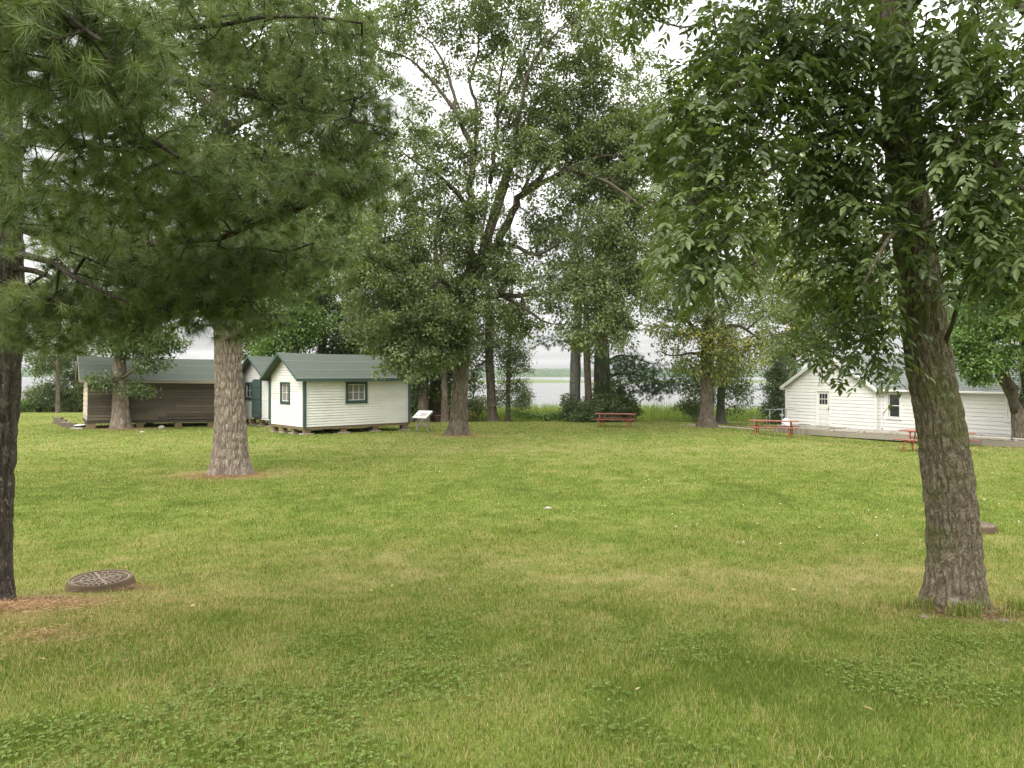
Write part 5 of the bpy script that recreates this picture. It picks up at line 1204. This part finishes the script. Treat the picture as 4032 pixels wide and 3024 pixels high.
shore_tree('vine_hung_tree', 'vine hung trunk in the shoreline clump between two thicker ones', 2350, 55.6, 0, 4, .24,
     [(2352, 1560, 55, 26, 60, .5, 34), (2400, 1300, 55.4, 110, 90, 1.8, 60), (2460, 1180, 55.4, 140, 110, 2, 66), (2400, 1540, 54.2, 36, 60, .5, 30)], LF(lfDark, 34, .36, .16), mBarkOak, 64)
shore_tree('shore_tree', 'leaning dark trunk just right of the central oak near the reeds', 1940, 55.2, 0, -34, .33,
     [(1880, 1330, 55, 120, 110, 2., 85), (1990, 1230, 55, 130, 100, 2.2, 70), (1900, 1100, 55.2, 180, 150, 2.8, 90), (1870, 1480, 54.8, 70, 80, 1.2, 40), (1990, 1390, 55, 70, 60, 1.2, 30), (1850, 1590, 54.6, 45, 30, .8, 14)], LF(lfDark, 38, .5, .17), mBarkOak, 65)
shore_tree('waterside_tree', 'slender light leaved tree at the water edge with bare twigs to its right', 1999, 56, 0, 14, .17,
     [(2020, 1460, 56, 70, 90, 1.4, 60), (2050, 1400, 56, 50, 60, 1., 26), (2040, 1560, 55.6, 60, 60, 1.2, 50), (2000, 1340, 56, 70, 70, 1.3, 40), (1970, 1570, 55.6, 40, 50, .9, 26), (2070, 1560, 55.6, 34, 26, .8, 12)], LF(lfFar, 34, .42, .15), mBarkOak, 66,
     limbs=[[(2008, 1480, 56, .06), (2040, 1440, 55.8, .04), (2075, 1430, 55.6, .01)], [(2008, 1400, 56, .05), (2040, 1340, 55.8, .03), (2066, 1330, 55.6, .01)], [(2006, 1440, 56, .05), (2050, 1470, 55.8, .03), (2085, 1455, 55.6, .008)]], top=1150)

# stand behind the front cabin
for (nm, lab, u, D, lean, r, bl, lf, sd_) in (
    ('shade_tree', 'greyish trunk rising behind the info panel at the right cabin end', 1669, 52.5, -10, .36, [(1640, 1480, 52.4, 80, 70, 1.6, 50), (1600, 1330, 52.5, 160, 120, 2.6, 110), (1560, 1100, 52.5, 200, 160, 3, 130), (1640, 1590, 53.5, 60, 40, 1., 20)], lfDark, 71),
    ('shade_tree', 'double brown trunk standing between the info panel and the central oak', 1714, 54.4, 8, .42, [(1740, 1470, 54.6, 70, 80, 1.6, 56), (1700, 1340, 54.4, 120, 90, 2., 70), (1720, 1120, 54.4, 170, 150, 3, 110), (1690, 1580, 55.4, 60, 50, 1., 34)], lfDark, 72),
    ('shade_tree', 'slim dark trunk immediately left of the central oak trunk', 1753, 52.2, -12, .23, [(1770, 1400, 52.6, 80, 80, 1.6, 50), (1750, 1180, 52.2, 140, 120, 2.2, 70), (1745, 1540, 53, 40, 60, .8, 24)], lfDark, 73),
    ('shade_tree', 'tree trunk showing above the middle of the front cabin roof', 1268, 53, 0, .32, [(1280, 1210, 53, 200, 130, 2.6, 120), (1420, 1330, 53, 170, 90, 2.4, 110), (1250, 980, 53, 260, 200, 3.4, 170), (1350, 1400, 54, 150, 50, 2, 60)], lfDark, 74),
    ('bright_maple', 'bright green vine covered tree above the left end of the cabin roof', 1150, 50.5, 30, .26, [(1160, 1330, 50.5, 100, 60, 2., 100), (1230, 1270, 50.4, 90, 60, 1.6, 70), (1120, 1220, 50.5, 120, 90, 2, 100), (1190, 1090, 50.5, 110, 110, 2, 80), (1060, 1360, 50.6, 70, 50, 1.3, 40)], lfMaple, 75),
    ('shade_tree', 'dark tree filling the gap behind the two cabins', 1010, 56, -10, .34, [(1000, 1360, 56, 120, 80, 2, 90), (960, 1180, 56, 180, 140, 3, 130), (1050, 1000, 56, 220, 180, 3.4, 150)], lfDark, 76),
    ('shade_tree', 'broad tree behind the cabin roof left of the oak lower limbs', 1500, 56.5, -6, .4, [(1480, 1360, 56.5, 170, 90, 2.6, 110), (1430, 1180, 56.5, 240, 150, 3.2, 160), (1400, 930, 56.5, 300, 230, 4, 210), (1540, 1480, 57, 110, 70, 1.5, 50)], lfFar, 77),
    ('shade_tree', 'tall hazy tree behind the pine boughs at upper left centre', 1380, 63, 0, .4, [(1330, 700, 63, 230, 200, 3.6, 150), (1200, 880, 63, 240, 200, 3.6, 140), (1430, 780, 63, 200, 180, 3, 110)], lfFar, 78),
    ('shade_tree', 'trees edge behind the plank shed at its left end', 330, 68, 0, .3, [(250, 1440, 68, 120, 90, 2.6, 100), (330, 1530, 68.5, 120, 80, 2.2, 100), (230, 1250, 68, 180, 140, 3.4, 80), (400, 1340, 68, 160, 120, 3, 90)], lfFar, 79),
    ('shade_tree', 'leafy tree left of the shed with dark forked limbs against the sky', 228, 63, 0, .16, [(150, 1440, 63, 60, 40, 1.6, 22), (200, 1380, 63, 120, 70, 2.4, 50), (90, 1330, 63, 130, 60, 2.2, 36), (160, 1180, 63, 240, 110, 3.4, 80)], lfDark, 80),
    ):
    shore_tree(nm, lab, u, D, 0, lean, r, bl, LF(lf, 36, .46, .22, mean=.5), mBarkOak if nm == 'shade_tree' else mBarkGrey, sd_, clump=.28, top=900 if nm == 'shade_tree' else 1100)

# right background
for (nm, lab, u, D, lean, r, bl, lf, sd_) in (
    ('pale_tree', 'pale green tree behind the left gable of the white house', 3120, 62, 0, .35, [(3130, 1260, 62, 170, 120, 3, 130), (3080, 1050, 62, 220, 160, 3.6, 130), (3200, 850, 62, 260, 200, 4, 140), (3250, 1180, 62, 160, 130, 3, 90), (3080, 1370, 61, 100, 70, 1.6, 70), (3170, 1330, 61, 90, 60, 1.6, 50)], lfPale, 91),
    ('pale_tree', 'pale green tree above the middle of the house roof', 3420, 64, 0, .35, [(3420, 1220, 64, 200, 130, 3.4, 150), (3450, 1000, 64, 260, 200, 4, 150), (3400, 700, 64, 300, 250, 4.5, 120)], lfPale, 92),
    ('background_tree', 'dense green tree right of the near trunk above the house roof', 3850, 60, 0, .4, [(3820, 1180, 60, 190, 180, 3.4, 190), (3980, 1000, 60, 220, 220, 4, 190), (3850, 750, 60, 280, 260, 4.4, 130), (4060, 1250, 60, 150, 150, 3, 90)], lfFar, 93),
    ('background_tree', 'distant pale tree seen between the oak and the yellowing tree', 2795, 66, 0, .35, [(2620, 1060, 66, 200, 160, 3.6, 100), (2540, 780, 66, 240, 220, 4, 120), (2680, 500, 66, 200, 200, 3.6, 80)], lfFar, 94),
    ):
    shore_tree(nm, lab, u, D, 0, lean, r, bl, LF(lf, 34, .5, .25, mean=.5, patch=.3), mBarkOak, sd_, clump=.3, top=900)
# dark evergreen at the left house corner
b = G(3062, 55)
T('dark_evergreen', 'dark narrow evergreen touching the left corner of the white house', 'tree', b, [(3062, 1665, 55, .2), (3062, 1600, 55, .17), (3060, 1500, 55, .12), (3058, 1400, 55, .05), (3056, 1340, 55, .02)], [],
  [(3062, 1610, 54.6, 62, 75, 1.2, 110), (3056, 1520, 54.6, 52, 70, 1.1, 85), (3062, 1440, 54.8, 42, 60, 1., 55), (3090, 1480, 56.2, 60, 110, 1., 60), (3040, 1400, 55, 36, 36, .8, 18)], LF(lfDark, 44, .38, .13, mean=.3), mBarkOak, kd=(60, 20), seg=.4, r0=.006, seed=97, start=.1, clump=.2)
# maple at the right edge, two stems
b = G(4022, 33.6)
T('silver_maple', 'two stemmed maple with fresh green leaves at the right edge before the house', 'tree', b,
  [(4022, 1722, 33.6, .36), (4016, 1680, 33.6, .31), (3998, 1600, 33.6, .22), (3966, 1530, 33.6, .18), (3935, 1470, 33.6, .2), (3900, 1380, 33.6, .16), (3860, 1250, 33.6, .1), (3840, 1100, 33.6, .05)],
  [[(4020, 1690, 33.7, .26), (4030, 1600, 33.7, .22), (4034, 1450, 33.7, .19), (4030, 1250, 33.7, .2), (4020, 1000, 33.7, .12), (4000, 800, 33.7, .04)], [(3992, 1620, 33.5, .16), (3995, 1560, 33.2, .14), (3975, 1480, 33, .1), (3960, 1400, 32.8, .05)], [(3920, 1430, 33.6, .1), (3860, 1400, 33, .06), (3810, 1420, 32.6, .02)]],
  [(3880, 1280, 33, 130, 130, 1.6, 190), (3850, 1430, 32.6, 80, 60, 1., 70), (3790, 1350, 32.8, 55, 70, .8, 46), (4000, 1200, 32.6, 150, 170, 1.6, 190), (3930, 1040, 33.4, 230, 150, 2.4, 190), (3980, 1400, 32.6, 70, 50, .7, 34), (3860, 1500, 32.6, 40, 22, .5, 12), (4000, 850, 33.6, 260, 200, 2.8, 130), (4080, 1400, 33, 90, 160, 1.6, 60)],
  LF(lfMaple, 36, .30, .14, mean=.45, w=.75), mBarkOak, kd=(120, 44), seg=.3, r0=.006, seed=98, start=.5, flare=.35, amp=.03, clump=.2)

# shrubs
DK = LF(lfDark, 34, .26, .14, mean=.5, w=.8)
shrub('leafy_bush', 'dense dark leafy bush smothering the foot of the shoreline pines', [(2390, 1600, 52.8, 110, 45, 1.6, 150), (2300, 1615, 53, 90, 32, 1.3, 80), (2470, 1615, 52.8, 50, 42, 1.2, 70), (2440, 1560, 53.2, 60, 45, 1., 60), (2350, 1640, 51.8, 110, 18, .8, 70), (2235, 1600, 53.6, 28, 50, .8, 30)], DK, mBarkOak, 101, stems=14)
shrub('shore_weeds', 'low mixed weeds and saplings on the bank left of the leafy bush', [(2150, 1636, 54.6, 110, 13, .8, 55), (2060, 1632, 54.8, 80, 14, .8, 30), (2210, 1638, 54, 50, 14, .7, 28)], LF(lfMaple, 26, .24, .12, mean=.35), mBarkOak, 102, stems=12, cat='weeds', foliage='foliage')
shrub('bank_shrub', 'dark low shrub on the bank under the yellowing tree', [(2755, 1614, 55, 40, 32, .8, 26)], DK, mBarkOak, 103, stems=5)
shrub('hedge_shrub', 'green shrub nearest the shed in the growth beyond the left lawn', [(290, 1560, 66, 60, 60, 1.6, 110)], DK, mBarkOak, 104, stems=6, group='shrubs beyond the left lawn')
shrub('hedge_shrub', 'dark middle shrub in the growth beyond the left lawn', [(215, 1560, 66.4, 55, 55, 1.6, 100)], LF(lfDark, 30, .34, .18, mean=.35), mBarkOak, 105, stems=6, group='shrubs beyond the left lawn')
shrub('hedge_shrub', 'rounded left shrub beyond the left lawn beside the bright gap', [(150, 1565, 67, 42, 55, 1.4, 80)], LF(lfFar, 30, .34, .18, mean=.5), mBarkOak, 106, stems=6, group='shrubs beyond the left lawn')
shrub('hedge_shrub', 'yellow green low shrub at the far left seen past the near pine trunk', [(88, 1598, 66, 40, 24, 1.3, 46)], LF(lfMaple, 30, .32, .18, mean=.6), mBarkOak, 107, stems=5, group='shrubs beyond the left lawn')
shrub('bank_shrub', 'shady undergrowth filling the gaps behind the right end of the front cabin', [(1700, 1590, 57.5, 130, 55, 1.2, 130), (1620, 1560, 57.5, 60, 70, 1.2, 60)], LF(lfDark, 32, .34, .17, mean=.35), mBarkOak, 108, stems=8)
shrub('bank_shrub', 'leafy shrub around the oak right side near the distant table end', [(1880, 1590, 57, 60, 40, 1.2, 50)], LF(lfFar, 30, .3, .16, mean=.55), mBarkOak, 109, stems=5)

print('objects', len(bpy.data.objects), 'polys', sum(len(m.polygons) for m in bpy.data.meshes))
